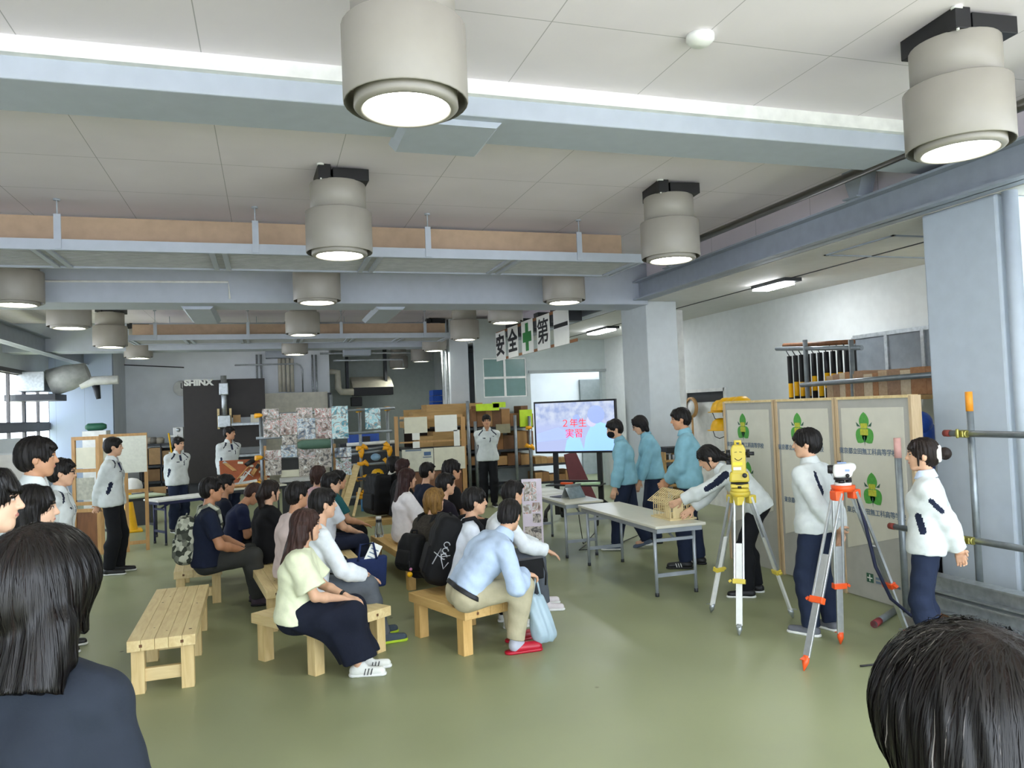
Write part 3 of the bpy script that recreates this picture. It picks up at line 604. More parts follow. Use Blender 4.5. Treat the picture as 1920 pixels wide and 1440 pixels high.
for lb, ya, yb in PN:
    yc, w = (ya+yb)/2, ya-yb
    r = empty('display_panel', (5.2, yc, 0)); tag(r, lb, 'panel', 'school display panels')
    MB().box(.004, .02, -w/2, w/2, 0.01, 1.84).build('plasterboard', M_.gyp, r)
    MB().prism([(0, -w/2+.07, 1.76), (0, w/2-.04, 1.76), (0, w/2-.04, .44), (0, -w/2+.07, .66)], (.005, 0, 0)).build('print_sheet', M_.sheet, r)
    for y in (-w/2-.03, w/2+.0): MB().box(-.01, .1, y, y+.03, 0, 1.86).build('timber_post', mat('panel_post_wood', 'c7ab84', .6, kind='wood', c2='d8bf9b', scale=3, stretch=(7, 7, 1)), r)
    MB().box(-.012, .1, -w/2, w/2, 1.84, 1.865).build('top_rail', M_.pine, r)
    for zz, dy in ((1.565, .1), (1.015, .04)):
        emblem(r, dy, zz, 1.15)
        text('school_name', '東京都立田無工科高等学校', .062, basis((0, -1, 0), (0, 0, 1), (-.004, dy-.02, zz-.21)), M_.ptxt, r, .0008, .0005, .95)
    if yb < 5.3:
        MB().box(-.001, .003, .09, .17, .165, .245).build('green_logo', M_.leafd, r); MB().box(-.003, 0, .125, .135, .175, .235).box(-.003, 0, .10, .16, .20, .21).build('logo_cross', M_.paper, r)
        MB().box(-.001, .003, -.15, .06, .205, .225).box(-.001, .003, -.22, .06, .17, .19).build('small_print', M_.ptxt, r)
for k, y in enumerate((5.6, 6.5, 7.4)):
    tag(MB().beam((5.32, y, 1.7), (5.95, y, .02), .04, .05).build('timber_prop', M_.pine), ('timber prop behind the right display panel', 'timber prop behind the middle display panel', 'timber prop behind the left display panel')[k], 'prop', 'panel props')
# ================================================================== survey tripods
def legframe(a, d, width=.045):
    a, d = Vector(a), Vector(d); ax = (d-a).normalized(); out = Vector((ax.x, ax.y, 0)).normalized(); side = out.cross(Vector((0, 0, 1))); return ax, side, out
def tripod(name, apex, feet, label, clampm, headm, footm, legs_inner):
    r = empty(name, (0, 0, 0)); tag(r, label, 'tripod'); top = Vector(apex)
    MB().lathe([(.03, -.05), (.075, -.045), (.085, -.02), (.085, .0), (.001, 0)], apex, 24).build('head', headm, r)
    for f in feet:
        f = Vector((f[0], f[1], 0)); out = Vector((f.x-top.x, f.y-top.y, 0)).normalized(); a = top+out*.085+Vector((0, 0, -.05)); ax = (f-a).normalized(); side = out.cross(Vector((0, 0, 1))); L = (f-a).length
        nrm = ax.cross(side)
        lg = MB().beam(a+side*.035, a+side*.035+ax*L*.62, .016, .022, nrm).beam(a-side*.035, a-side*.035+ax*L*.62, .016, .022, nrm).build('leg', M_.alu, r, bevel=.003)
        MB().beam(a+ax*L*(.34 if legs_inner else .36), a+ax*L*.93, .05, .018, nrm).build('sliding_leg', M_.white if legs_inner else M_.alu, lg, bevel=.003)
        MB().beam(a+ax*L*.60, a+ax*L*.635, .10, .05, nrm).beam(a+ax*L*.61+side*.06, a+ax*L*.625+side*.08, .02, .03, nrm).build('leg_clamp', clampm, lg, bevel=.004)
        MB().cbox(a+ax*.02, (.07, .07, .07)).build('hinge_block', headm, lg, bevel=.008)
        k = f-ax*L*.0; MB().tube([a+ax*L*.92, a+ax*L*.955, f], [.022, .024, .004], 10).beam(a+ax*L*.925+out*.02, a+ax*L*.932+out*.055, .03, .006, nrm).build('foot_spike', footm, lg)
    return r
Y_ = mat('instrument_yellow', 'd9c24a', .4, var=.02); OR_ = M_.orange
YA_, YF = (3.81, 5.66, 1.10), ((3.53, 5.35), (3.70, 6.03), (4.22, 5.58))
tripod('survey_tripod', YA_, YF, 'aluminium survey tripod with yellow clamps under the yellow instrument', Y_, Y_, M_.galv, True)
OA_, OF = (4.05, 4.70, 1.215), ((3.46, 4.49), (4.08, 4.85), (4.58, 4.68))
ot = tripod('survey_tripod', OA_, OF, 'aluminium survey tripod with orange head and clamps under the white level', OR_, OR_, OR_, False)
# carrying strap of the orange tripod
sp_ = [Vector(OA_)+Vector((.1, -.02, -.06)), Vector((4.22, 4.68, .9)), Vector((4.27, 4.66, .6)), Vector((4.36, 4.62, .36)), Vector((4.52, 4.6, .22)), Vector((4.56, 4.62, .32))]
MB().tube(sp_, .013, 8).build('carrying_strap', mat('navy_strap', '1d2340', .7), ot)
# yellow total station: faces the camera
fa = -math.atan2(YA_[0], YA_[1])
r = empty('total_station', YA_, fa); tag(r, 'yellow surveying instrument with a drawn smile on the tripod', 'surveying instrument')
MB().lathe([(.001, 0), (.075, 0), (.08, .012), (.07, .03), (.001, .03)]).cbox((0, 0, .05), (.15, .13, .03)).build('tribrach', Y_, r, bevel=.006)
for k in range(3): a = k*2.094+.5; MB().lathe([(.001, .03), (.018, .03), (.018, .05), (.001, .05)], (.055*math.cos(a), .055*math.sin(a), 0), 12).build('levelling_screw', M_.black, r)
MB().lathe([(.001, .062), (.07, .062), (.072, .075), (.001, .078)]).build('black_ring', M_.black, r)
MB().prism([(-.085, -.06, .08), (.085, -.06, .08), (.075, -.06, .17), (-.075, -.06, .17)], (0, .12, 0)).build('base_housing', Y_, r, bevel=.02)
MB().prism([(-.06, -.055, .15), (.06, -.055, .15), (.06, -.055, .36), (.045, -.055, .395), (-.045, -.055, .395), (-.06, -.055, .36)], (0, .11, 0)).build('telescope_housing', Y_, r, bevel=.012)
MB().tube([(-.02, 0, .39), (-.02, 0, .425), (.02, 0, .425), (.02, 0, .39)], .014).build('carry_handle', Y_, r)
MB().lathe([(.001, -.1), (.035, -.1), (.035, -.065), (.001, -.065)], (0, 0, .32), 16, R=Matrix.Rotation(HP, 3, 'Y')).build('eyepiece', M_.black, r); MB().lathe([(.001, .065), (.035, .065), (.035, .095), (.001, .095)], (0, 0, .32), 16, R=Matrix.Rotation(HP, 3, 'Y')).lathe([(.001, .06), (.016, .06), (.016, .13), (.001, .13)], (0, -.02, .32), 12, R=Matrix.Rotation(HP, 3, 'Y')).build('side_knob', M_.black, r)
MB().lathe([(.001, -.1), (.018, -.1), (.018, -.06), (.001, -.06)], (0, 0, .245), 12, R=Matrix.Rotation(HP, 3, 'Y')).build('clamp_screw', M_.dark, r); MB().lathe([(.001, .058), (.02, .058), (.02, .08), (.001, .08)], (.045, 0, .14), 12, R=Matrix.Rotation(HP, 3, 'X')).build('focus_knob', M_.dark, r)
MB().box(-.045, .03, -.058, -.055, .225, .25).build('yellow_sticker', mat('bright_sticker', 'f2e52a', .4), r); MB().box(-.045, .02, -.062, -.059, .185, .21).build('white_sticker', M_.paper, r)
MB().tube([(-.03+.06*k/8, -.057, .285-.018*math.sin(math.pi*k/8)) for k in range(9)], .003, 6).tube([(-.03, -.057, .335), (-.01, -.057, .338)], .0025, 6).tube([(.01, -.057, .338), (.03, -.057, .335)], .0025, 6).build('drawn_smile', M_.ink, r)
# white automatic level
fa = -math.atan2(OA_[0], OA_[1])
r = empty('automatic_level', OA_, fa); tag(r, 'white surveying level with black eyepiece on the orange tripod', 'surveying instrument')
MB().lathe([(.001, 0), (.06, 0), (.06, .02), (.001, .02)]).build('base_plate', M_.white, r); 
for k in range(3): a = k*2.094+.3; MB().lathe([(.001, .02), (.022, .02), (.022, .04), (.001, .04)], (.042*math.cos(a), .042*math.sin(a), 0), 12).build('levelling_screw', M_.black, r)
MB().lathe([(.001, .04), (.062, .042), (.062, .054), (.05, .058), (.001, .058)]).build('circle_ring', M_.black, r)
MB().prism([(-.055, -.045, .058), (.06, -.045, .058), (.075, -.045, .1), (.095, -.045, .12), (.095, -.045, .155), (.06, -.045, .165), (-.06, -.045, .155), (-.065, -.045, .1)], (0, .09, 0)).build('body_shell', M_.white, r, bevel=.015)
RY = Matrix.Rotation(HP, 3, 'Y')
MB().lathe([(.001, -.10), (.03, -.10), (.033, -.08), (.03, -.055), (.001, -.055)], (0, 0, .118), 18, R=RY).build('objective_lens', M_.black, r)
MB().lathe([(.001, .045), (.014, .045), (.014, .06), (.001, .06)], (.035, 0, .075), 12, R=Matrix.Rotation(HP, 3, 'X')).build('focus_knob', M_.black, r)
MB().box(-.03, .03, -.02, .02, .163, .17).box(.02, .05, -.047, -.044, .105, .12).build('blue_trim', mat('pale_blue_trim', '8fa8d8', .4), r); MB().cbox((-.02, 0, .175), (.03, .02, .012)).build('sight', M_.black, r)
# ================================================================== scaffold pipes at the right
M_.pipe = mat('scaffold_pipe_galvanised', '8f969b', .4, .6, var=.08, scale=14); M_.clamp = mat('brass_coloured_clamp', 'a8a05a', .35, .8)
SP = 5.14
r = empty('scaffold_pipe', (SP, 4.55, 0)); tag(r, 'upright scaffold pipe with an orange painted top at the right column', 'pipe', 'scaffold pipes by the right column')
MB().tube([(0, 0, .36), (0, 0, 1.72)], .026, 14).build('tube', M_.pipe, r); MB().tube([(0, 0, 1.72), (0, 0, 1.87)], .0265, 14).build('orange_tip', mat('orange_paint', 'f09a2a', .5), r)
def hpipe(z, ya, yb, x, lb, tip='rust'):
    r = empty('scaffold_pipe', (x, ya, z)); tag(r, lb, 'pipe', 'scaffold pipes by the right column')
    MB().tube([(0, 0, 0), (0, yb-ya, 0)], .025, 14).build('tube', M_.pipe, r); MB().tube([(0, 0, 0), (0, .06, 0)], .027, 14).build('painted_tip', mat('rust_red_paint', '8f3d34', .6), r)
    o = MB().cbox((0, 0, 0), (.07, .06, .05)).tube([(-.05, 0, -.03), (-.05, 0, .04)], .012).tube([(.0, -.045, 0), (.0, .045, 0)], .03, 12).build('pipe_clamp', M_.clamp, bevel=.006); o.location = (x-.03, 4.55, z); tag(o, 'metal clamp joining the upright pipe and '+('the upper level pipe' if z > 1 else 'the lower level pipe'), 'clamp', 'pipe clamps')
hpipe(1.55, 4.68, 2.6, SP-.055, 'upper level scaffold pipe with a red end crossing the orange topped pipe')
hpipe(.74, 5.30, 2.6, SP-.055, 'lower level scaffold pipe behind the woman with the hair bun')
r = empty('scaffold_pipe', (5.1, 5.24, 0)); tag(r, 'upright pipe with a faded pink top behind the head of the woman with a bun', 'pipe', 'scaffold pipes by the right column')
MB().tube([(0, 0, 0), (0, 0, 1.33)], .028, 14).build('tube', M_.pipe, r); MB().tube([(0, 0, 1.33), (0, 0, 1.5)], .0285, 14).build('pink_tip', mat('faded_pink_paint', 'dba8a0', .6), r)
MB_ = MB()
for k, (z, dx, lb) in enumerate(((.30, 0, 'upper steel channel of the stack at the foot of the right column'), (.15, -.02, 'middle steel channel of the stack at the foot of the right column'), (-.0, -.25, 'lowest steel channel lying on the floor by the right column'))):
    b = MB().box(4.98+dx, 5.10+dx, 2.4, 4.95, z+.0, z+.012).box(4.98+dx, 5.10+dx, 2.4, 4.95, z+.118, z+.13).box(5.05+dx, 5.06+dx, 2.4, 4.95, z+.012, z+.118)
    tag(b.build('steel_channel', M_.galv), lb, 'steel beam', 'steel channels by the right column')
tag(MB().cbox((4.99, 4.8, .075), (.09, .09, .15)).cbox((4.99, 2.9, .075), (.09, .09, .15)).build('support_block', M_.brownw), 'brown timber blocks under the steel channels', 'block')
r = empty('steel_tube', (4.60, 5.07, .03), .5); tag(r, 'red ended steel tube lying on the floor beside the orange tripod', 'pipe')
MB().tube([(0, 0, 0), (.55, 0, 0)], .028, 12).build('tube', M_.pipe, r); MB().tube([(0, 0, 0), (.12, 0, 0)], .03, 12).build('red_tip', mat('dark_red_paint', '8a2f34', .6), r)
p = fl(1650, 1248); tag(MB().tube([(p.x-.14, p.y+.03, .008), (p.x+.05, p.y, .008)], .007, 8).build('black_stick', M_.black), 'thin black stick lying on the floor near the dark haired head', 'stick')
tp = atx(1752, 850, 5.75)
b = MB()
for k in range(7): b.sphere((5.72+rnd.uniform(-.06, .06), 5.55+rnd.uniform(-.05, .1), 1.0+.1*k), .13+rnd.uniform(-.03, .04), 10)
tag(b.build('blue_tarpaulin', mat('blue_tarpaulin', '2a55b4', .5, bump=.6, scale=5)), 'crumpled blue tarpaulin between the display panels and the column', 'tarpaulin')
tag(MB().box(5.5, 5.95, 5.35, 5.75, 0, .92).build('tarpaulin_crate', M_.dark), 'dark crate under the blue tarpaulin behind the panels', 'crate')
# ================================================================== things at the back of the hall
def pxb(b, x0, y0, x1, y1, Y, d=.05):
    xm, ym = (x0+x1)/2, (y0+y1)/2
    a, c, t, u = aty(x0, ym, Y), aty(x1, ym, Y), aty(xm, y0, Y), aty(xm, y1, Y)
    return b.box(a.x, c.x, Y, Y+d, max(.0, u.z), t.z)
def pbox(name, m, x0, y0, x1, y1, Y, d, label, cat, group=None, bevel=0., ground=False):
    b = MB(); pxb(b, x0, y0, x1, y1, Y, d)
    if ground: b.v = [(v[0], v[1], 0 if i in (0, 1, 2, 3) else v[2]) for i, v in enumerate(b.v)]
    return tag(b.build(name, m, bevel=bevel), label, cat, group)
# --- panel saw
YS = 20.4
r = empty('panel_saw', (0, 0, 0)); tag(r, 'tall dark brown machine board with white SHINX lettering at the back wall', 'machine')
b = MB(); pxb(b, 345, 713, 425, 905, YS, .1); b.build('back_board', M_.brown, r)
b = MB(); pxb(b, 425, 710, 497, 782, YS, .1); b.build('back_board', M_.brown, r)
b = MB(); pxb(b, 436, 797, 492, 838, YS, .1); b.build('lower_board', M_.brown, r)
for y_ in (793, 852): b = MB(); pxb(b, 434, y_, 494, y_+4, YS-.3, .4); b.build('ledge', M_.galv, r)
a, c = aty(347, 718.5, YS), aty(397, 718.5, YS)
text('maker_lettering', 'SHINX', .2, basis((1, 0, 0), (0, 0, 1), ((a.x+c.x)/2, YS-.005, a.z)), M_.paper, r, .003, .012, 1.12)
q = aty(421, 780, YS-.2)
MB().tube([(q.x, YS-.15, aty(421, 705, YS).z), (q.x, YS-.15, aty(421, 800, YS).z)], .07, 14).build('guide_column', M_.galv, r)
b = MB().cbox((q.x, YS-.2, aty(421, 730, YS).z), (.22, .2, .3)).cbox((q.x, YS-.25, aty(421, 790, YS).z), (.3, .25, .3)); b.build('saw_carriage', M_.galv, r, bevel=.02)
for dx in (-.14, .14): MB().cbox((q.x+dx, YS-.2, aty(421, 785, YS).z), (.05, .1, .5)).build('wooden_guide', M_.pine, r)
MB().box(aty(350, 800, YS).x, aty(490, 800, YS).x, YS+.1, YS+.6, 0, 1.0).build('machine_frame', M_.dark, r)
pbox('cardboard_box', mat('cardboard', 'b08d63', .8), 437, 778, 451, 792, YS-.25, .2, 'open cardboard box on the ledge right of the saw column', 'box')
pbox('cream_carton', M_.offwhite, 470, 777, 489, 792, YS-.25, .2, 'cream carton on the ledge left of the scaffold post', 'box')
# --- tall cabinet
pbox('tall_cabinet', M_.offwhite, 499, 736, 617, 905, 21.8, .6, 'wide cream cabinet behind the wall of photographs', 'cabinet', ground=True)
pbox('dark_post', M_.dark, 618, 736, 624, 900, 21.5, .3, 'dark upright beside the cream cabinet', 'post', ground=True)
# --- shelving with boxes left of the saw board
r = empty('shelf_rack', (0, 0, 0)); tag(r, 'dark shelf rack with cardboard boxes against the back wall behind the left students', 'shelf')
YB = 21.3
b = MB(); 
for yy in (832, 872, 902): pxb(b, 262, yy, 344, yy+4, YB, .6)
b.build('shelf_board', M_.dark, r)
b = MB(); pxb(b, 262, 840, 344, 1000, YB+.55, .03); b.build('back_sheet', M_.brown, r)
for px in (264, 302, 342): b = MB(); pxb(b, px, 832, px+2, 990, YB, .05); b.build('post', M_.dark, r)
for i, (x0, y0, x1, y1, m, lb) in enumerate(((279, 840, 301, 871, 'b08d63', 'upper left'), (304, 845, 322, 871, 'a1825d', 'upper right'), (275, 880, 300, 902, '8a6a47', 'lower left'), (304, 884, 330, 902, '7b6248', 'lower right'))):
    pbox('cardboard_box', mat('cardboard_%d' % i, m, .8), x0, y0, x1, y1, YB+.05, .4, lb+' cardboard box on the dark back shelf rack', 'box', 'boxes on the dark back rack')
for i, (x, m) in enumerate(((277, 'c2b7a4'), (288, '6b665d'), (300, 'a39a88'))):
    p = aty(x, 826, YB+.2); tag(MB().lathe([(.001, 0), (.1, 0), (.11, .12), (.06, .16), (.001, .16)], (p.x, p.y, aty(x, 832, YB).z), 12).build('storage_tin', mat('tin_%d' % i, m, .5)), ('pale', 'dark', 'beige')[i]+' round tin on top of the dark back shelf rack', 'tin', 'tins on the back rack')
r = empty('white_machine', (0, 0, 0)); tag(r, 'white upright machine with round dial left of the dark machine board', 'machine')
b = MB(); pxb(b, 325, 801, 344, 852, 20.6, .5); b.build('cabinet_body', M_.white, r, bevel=.01); p = aty(334, 806, 20.58); MB().lathe([(.001, 0), (.05, 0), (.05, -.02), (.001, -.02)], p, 14, R=Matrix.Rotation(HP, 3, 'X')).build('dial', M_.galv, r)
b = MB(); pxb(b, 317, 816, 332, 819, 20.5, .3); pxb(b, 316, 848, 332, 850, 20.5, .3); b.build('side_tray', M_.white, r); MB().tube([aty(316, 812, 20.5), aty(324, 862, 20.5)], .02).build('yellow_bar', M_.yellow, r)
MB().box(aty(326, 850, 20.6).x, aty(343, 850, 20.6).x, 20.65, 21.05, 0, aty(334, 850, 20.6).z).build('stand', M_.dark, r)
# --- green case on a white cabinet
pbox('white_cabinet', M_.white, 156, 808, 201, 1000, 19.2, .5, 'white cabinet behind the timber partition, carrying the green case', 'cabinet', ground=True)
a, c = aty(157, 806, 19.3), aty(197, 795, 19.3)
b = MB().tube([(a.x, 19.45, (a.z+c.z)/2), (a.x+.06, 19.45, (a.z+c.z)/2), (c.x-.08, 19.45, (a.z+c.z)/2), (c.x, 19.45, (a.z+c.z)/2)], [.04, .085, .085, .05], 12)
tag(b.build('green_case', M_.green), 'dark green long case lying on the white cabinet', 'case')
# --- timber partition, two leaves
def leaf_frame(label, p0, p1, h, mid, rails):
    p0, p1 = Vector(p0), Vector(p1); d = p1-p0; L = d.length; a = math.atan2(d.y, d.x)
    r = empty('timber_partition', (p0.x, p0.y, 0), a, label, 'partition', 'timber partition leaves')
    t = .05
    for x in [0]+mid+[L-t]: MB().box(x, x+t, 0, .035, 0, h).build('post', M_.oak, r)
    for z in rails: MB().box(t, L-t, .002, .033, z, z+t).build('rail', M_.oak, r)
    return r, L
pA, pB, pC = fl(138, 1042), fl(190, 1040), fl(281, 1031)
hA = 1.72
r1, L1 = leaf_frame('left leaf of the oak timber partition with brown board below', pA, pB, hA, [], [.62, .72, 1.20, hA-.05])
MB().box(.06, L1-.06, .012, .02, 1.26, 1.56).build('clear_sheet', M_.cream, r1); MB().box(.05, L1-.09, .012, .02, .80, 1.12).build('paper_print', mat('mottled_print', 'b9b7a8', .7, var=.12, scale=20), r1); MB().box(.05, L1-.05, .01, .025, .02, .62).build('brown_board', M_.brownw, r1)
r2, L2 = leaf_frame('right leaf of the oak timber partition holding a white sheet', pB, pC, 1.74, [.32], [.10, .86, 1.69])
MB().box(L2*.36, L2-.01, -.012, -.004, 1.16, 1.70).build('white_sheet', mat('printed_white_sheet', 'e8e9dc', .6, var=.03, scale=30), r2)
MB().box(.05, .32, .012, .02, 1.0, 1.6).build('clear_sheet', M_.cream, r2)
# --- cones, helmet, bar
def cone(c, h, lb):
    r = empty('traffic_cone', (c[0], c[1], 0), .2, lb, 'traffic cone', 'yellow traffic cones'); MB().lathe([(.17*h/.7, .03), (.13*h/.7, .03), (.035, h), (.02, h+.01), (.001, h+.01)]).build('cone_body', M_.yellow, r); MB().box(-.2, .2, -.2, .2, 0, .035).build('base', M_.yellow, r, bevel=.01)
p, q = fl(243, 997), fl(262, 976)
cone((p.x, p.y), .72, 'nearer yellow traffic cone behind the standing student at the left'); cone((q.x, q.y), .72, 'farther yellow traffic cone partly behind the oak partition post')
r = empty('striped_bar', (0, 0, 0)); tag(r, 'yellow and black striped cone bar behind the oak partition', 'bar'); a, c = aty(238, 932, 16.2), aty(334, 925, 15.6)
for k in range(6):
    u, v = a.lerp(c, k/6), a.lerp(c, (k+1)/6); MB().tube([u, v], .022).build('bar_section', M_.yellow if k % 2 else M_.black, r)
p = aty(247, 912, 15.9); tag(MB().lathe([(.18, -.12), (.19, 0), (.17, .08), (.1, .14), (.001, .16)], p, 20).build('white_dome', M_.white), 'white rounded plastic dome behind the oak partition', 'dome')
tag(MB().box(p.x-.3, p.x+.35, p.y-.25, p.y+.25, 0, p.z-.12).build('low_box', M_.dark), 'dark low box under the white dome behind the partition', 'box')
pbox('cardboard_sheet', mat('cardboard', 'b08d63', .8), 280, 913, 311, 928, 16.0, .05, 'tan cardboard piece behind the white folding table', 'cardboard')
# --- whiteboard at the left edge
r = empty('whiteboard', (0, 0, 0)); tag(r, 'grey wheeled whiteboard wrapped in clear plastic at the left edge', 'whiteboard')
yW = 9.4; a, c = aty(-70, 1000, yW), aty(63, 822, yW)
MB().box(a.x, c.x, yW, yW+.03, c.z-1.05, c.z).build('board', mat('whiteboard_face', 'c3c6c2', .4), r); MB().box(a.x-.02, c.x+.02, yW-.012, yW-.001, c.z-.14, c.z+.01).build('top_frame', mat('board_frame', 'a6aaa8', .4), r)
MB().box(a.x, c.x, yW-.02, yW-.014, c.z-1.04, c.z-.16).build('plastic_cover', mat('wrinkled_plastic', 'c9c4ba', .18, var=.1, scale=4, bump=.5, bscale=6), r)
for x in (a.x+.05, c.x-.03): MB().tube([(x, yW+.02, c.z-1), (x, yW+.02, .03)], .02).box(x-.02, x+.02, yW-.3, yW+.3, .03, .06).build('stand_leg', M_.galv, r)
# --- tool board on the table
tb = empty('tool_board', (-.40, 14.25, .70), .12); tag(tb, 'sloping red brown board of carpentry hand tools with paper labels', 'tool board')
RT = Matrix.Rotation(-.62, 4, 'X')
def tbx(b): return b.xf(RT)
tbx(MB().box(-.40, .42, -.012, .012, 0, .56)).build('board', mat('red_brown_board', '9c5230', .55, var=.08), tb)
tbx(MB().box(-.42, .44, -.1, .03, -.03, 0)).build('ledge', M_.oak, tb)
tl = [('plane', .15, .30), ('plane', .30, .16)]
def tool(name, b, m): return tbx(b).build(name, m, tb)
for dx in (-.27, -.245, -.22): tool('chisel', MB().beam((dx-.06, -.02, .5), (dx+.09, -.02, .33), .018, .012, (0, 1, 0)), M_.oak)
for dx in (-.33,): tool('chisel_blade', MB().beam((dx, -.02, .53), (dx+.06, -.02, .47), .05, .01, (0, 1, 0)), M_.alu)
tool('hand_saw', MB().prism([(-.12, -.02, .08), (.12, -.02, .36), (.13, -.02, .33), (-.06, -.02, .08)], (0, .006, 0)), M_.galv)
tool('mallet', MB().beam((-.13, -.03, .15), (.1, -.03, .42), .02, .02, (0, 1, 0)), M_.oak); tool('mallet_head', MB().tube([(.04, -.03, .42), (.17, -.03, .52)], .045), M_.black)
for x, z in ((.2, .32), (.31, .17)):
    tool('hand_plane', MB().beam((x-.07, -.04, z-.1), (x+.07, -.04, z+.12), .06, .05, (0, 1, 0)), M_.oak); tool('plane_blade', MB().beam((x, -.07, z), (x+.05, -.075, z+.08), .05, .02, (0, 1, 0)), M_.dark)
tool('long_blade', MB().beam((-.2, -.02, .05), (.2, -.02, .10), .05, .008, (0, 1, 0)), M_.galv); tool('folding_rule', MB().beam((.08, -.02, .05), (.36, -.02, .07), .025, .012, (0, 1, 0)), M_.yellow)
tool('steel_square', MB().beam((-.15, -.025, .0), (.02, -.025, .3), .012, .006, (0, 1, 0)).beam((.02, -.025, .3), (.14, -.025, .18), .012, .006, (0, 1, 0)), M_.alu)
for x, z in ((-.05, .5), (.12, .42), (-.27, .25), (-.04, .2), (.29, .28), (.37, .13), (.2, .01)): tool('paper_label', MB().beam((x-.045, -.014, z), (x+.045, -.014, z-.012), .045, .003, (0, 1, 0)), M_.cream)
# --- scaffold with photographs
YP = 14.3
M_.cap = mat('yellow_cap', 'f0a818', .45)
def post(px, y0, Y, lb, bot=0., tip=None):
    a = aty(px, (y0+900)/2, Y); z = aty(px, y0, Y).z; r = empty('scaffold_post', (a.x, Y, 0)); tag(r, lb, 'post', 'scaffold posts at the back')
    MB().tube([(0, 0, bot), (0, 0, z)], .03, 10).build('tube', M_.pipe, r)
    if tip: MB().tube([(0, 0, 0), (0, 0, .25)], .031, 10).build('blue_end', mat('blue_paint', '4f8fc4', .5), r)
post(490, 775, YP, 'scaffold post at the left end of the photograph wall'); post(623, 740, YP+.3, 'dark scaffold post in the middle of the photograph wall')
post(676, 765, 15.2, 'scaffold post with blue foot and yellow clamps right of the photographs', tip=1); post(728, 762, 15.2, 'scaffold post with yellow clamps left of the notice frame')
def hp(x0, y0, x1, y1, Y, lb, m=None, r_=.028): return tag(MB().tube([aty(x0, y0, Y), aty(x1, y1, Y)], r_, 10).build('scaffold_rail', m or M_.pipe), lb, 'pipe', 'scaffold rails at the back')
hp(480, 779, 740, 765, YP-.04, 'top scaffold rail above the photographs'); hp(480, 822, 735, 808, YP-.04, 'second scaffold rail behind the photographs'); hp(480, 860, 625, 852, YP-.04, 'low scaffold rail behind the photographs')
hp(655, 852, 735, 843, 15.25, 'dark rail carrying yellow clamps right of the photographs'); hp(640, 846, 735, 838, 15.3, 'upper dark rail right of the photographs'); hp(650, 834, 742, 828, 15.25, 'white pipe laid across the scaffold right of the photographs', M_.white, .035)
hp(655, 872, 735, 868, 15.3, 'rail below the yellow clamps, behind the helmet'); hp(655, 933, 730, 928, 15.3, 'lowest rail behind the leaning planks')
def capp(px, py, Y, ang, lb):
    p = aty(px, py, Y); r = empty('yellow_clamp', p); r.rotation_euler = (0, ang, rnd.uniform(-.5, .5)); tag(r, lb, 'clamp', 'yellow pipe clamps at the back')
    MB().tube([(-.06, 0, 0), (.03, 0, 0), (.08, 0, 0)], [.038, .04, .015], 12).build('cap', M_.cap, r); MB().cbox((-.045, 0, -.03), (.04, .05, .03)).build('band', M_.yellow, r, bevel=.006)
CAPS = [(484, 779, 14.2, 0, 'yellow cap at the top of the left scaffold post'), (485, 858, 14.2, 0, 'yellow cap halfway down the left scaffold post'), (674, 769, 15.15, 0, 'yellow cap on top of the post with the blue foot'), (727, 766, 15.15, 0, 'yellow cap on top of the post left of the notice frame')]
for i, (x, y, a) in enumerate(((674, 840, 0), (679, 846, 1.5), (684, 838, .6), (677, 852, 1.5), (726, 834, .8), (732, 843, 1.4), (724, 840, .2), (730, 849, 1.5), (724, 864, 1.), (676, 870, 0), (686, 868, .9), (675, 898, 0), (686, 896, 1.2), (674, 926, 0), (686, 922, .8), (676, 932, .2))):
    CAPS.append((x, y, 15.15, a, ('left hand' if x < 700 else 'right hand')+' yellow clamp on the scaffold, '+('at the highest rail', 'just below the highest rail', 'beside the highest rail', 'hanging from the highest rail', 'at the rail end', 'at the rail end, green tinted', 'left of the rail end', 'below the rail end', 'above the helmet', 'at the middle rail', 'right of the middle rail', 'level with the helmet', 'beside the helmet', 'at the low rail', 'right of the low rail', 'under the low rail')[i]))
for c in CAPS: capp(*c)
PHO = [(140, 175, 350, 302), (157, 310, 357, 530), (362, 232, 572, 497), (565, 162, 765, 290), (577, 292, 802, 552), (792, 167, 1000, 285), (807, 290, 1005, 540), (1007, 142, 1210, 545), (387, 507, 572, 620), (377, 625, 577, 775), (178, 690, 380, 812), (182, 816, 382, 1000), (592, 672, 800, 798), (602, 802, 800, 1010), (802, 667, 1002, 905), (1042, 655, 1250, 775), (1057, 785, 1252, 1000), (1422, 167, 1612, 425)]
PHL = ['top left photo above an orange corner', 'tall photo below the top left one', 'tall photo of a person in blue, second column', 'upper photo of the third column', 'long bluish photo under the third column top', 'dark photo at the top of the fourth column', 'photo with red stripes in the fourth column', 'long turquoise photo right of the dark post', 'small photo above the blue group picture', 'bluish group photo left of the green bag', 'photo near the left post at mid height', 'lowest left photo beside the post', 'warm toned photo under the green bag', 'grey photo under the warm toned one', 'tall grey photo left of the dark post', 'pale grey photo right of the dark post', 'photo with blue sky at the lower right', 'photo with turquoise top hung alone between the yellow capped posts']
for k, ((x0, y0, x1, y1), lb) in enumerate(zip(PHO, PHL)):
    f = lambda x, y: (470+x/6.62, 740+y/6.62)
    a, c = f(x0, y0), f(x1, y1); Y = YP-.082-.009*(k % 3) if k != 17 else 14.22
    b = MB(); pxb(b, a[0], a[1], c[0], c[1], Y, .008); o = b.build('photograph', M_.photo[[0, 0, 2, 0, 1, 2, 2, 3, 4, 1, 2, 4, 0, 4, 4, 1, 5, 3][k]]); tag(o, lb, 'photo', 'photographs on the scaffold')
a, c = aty(558, 841, YP-.12), aty(620, 825, YP-.12)
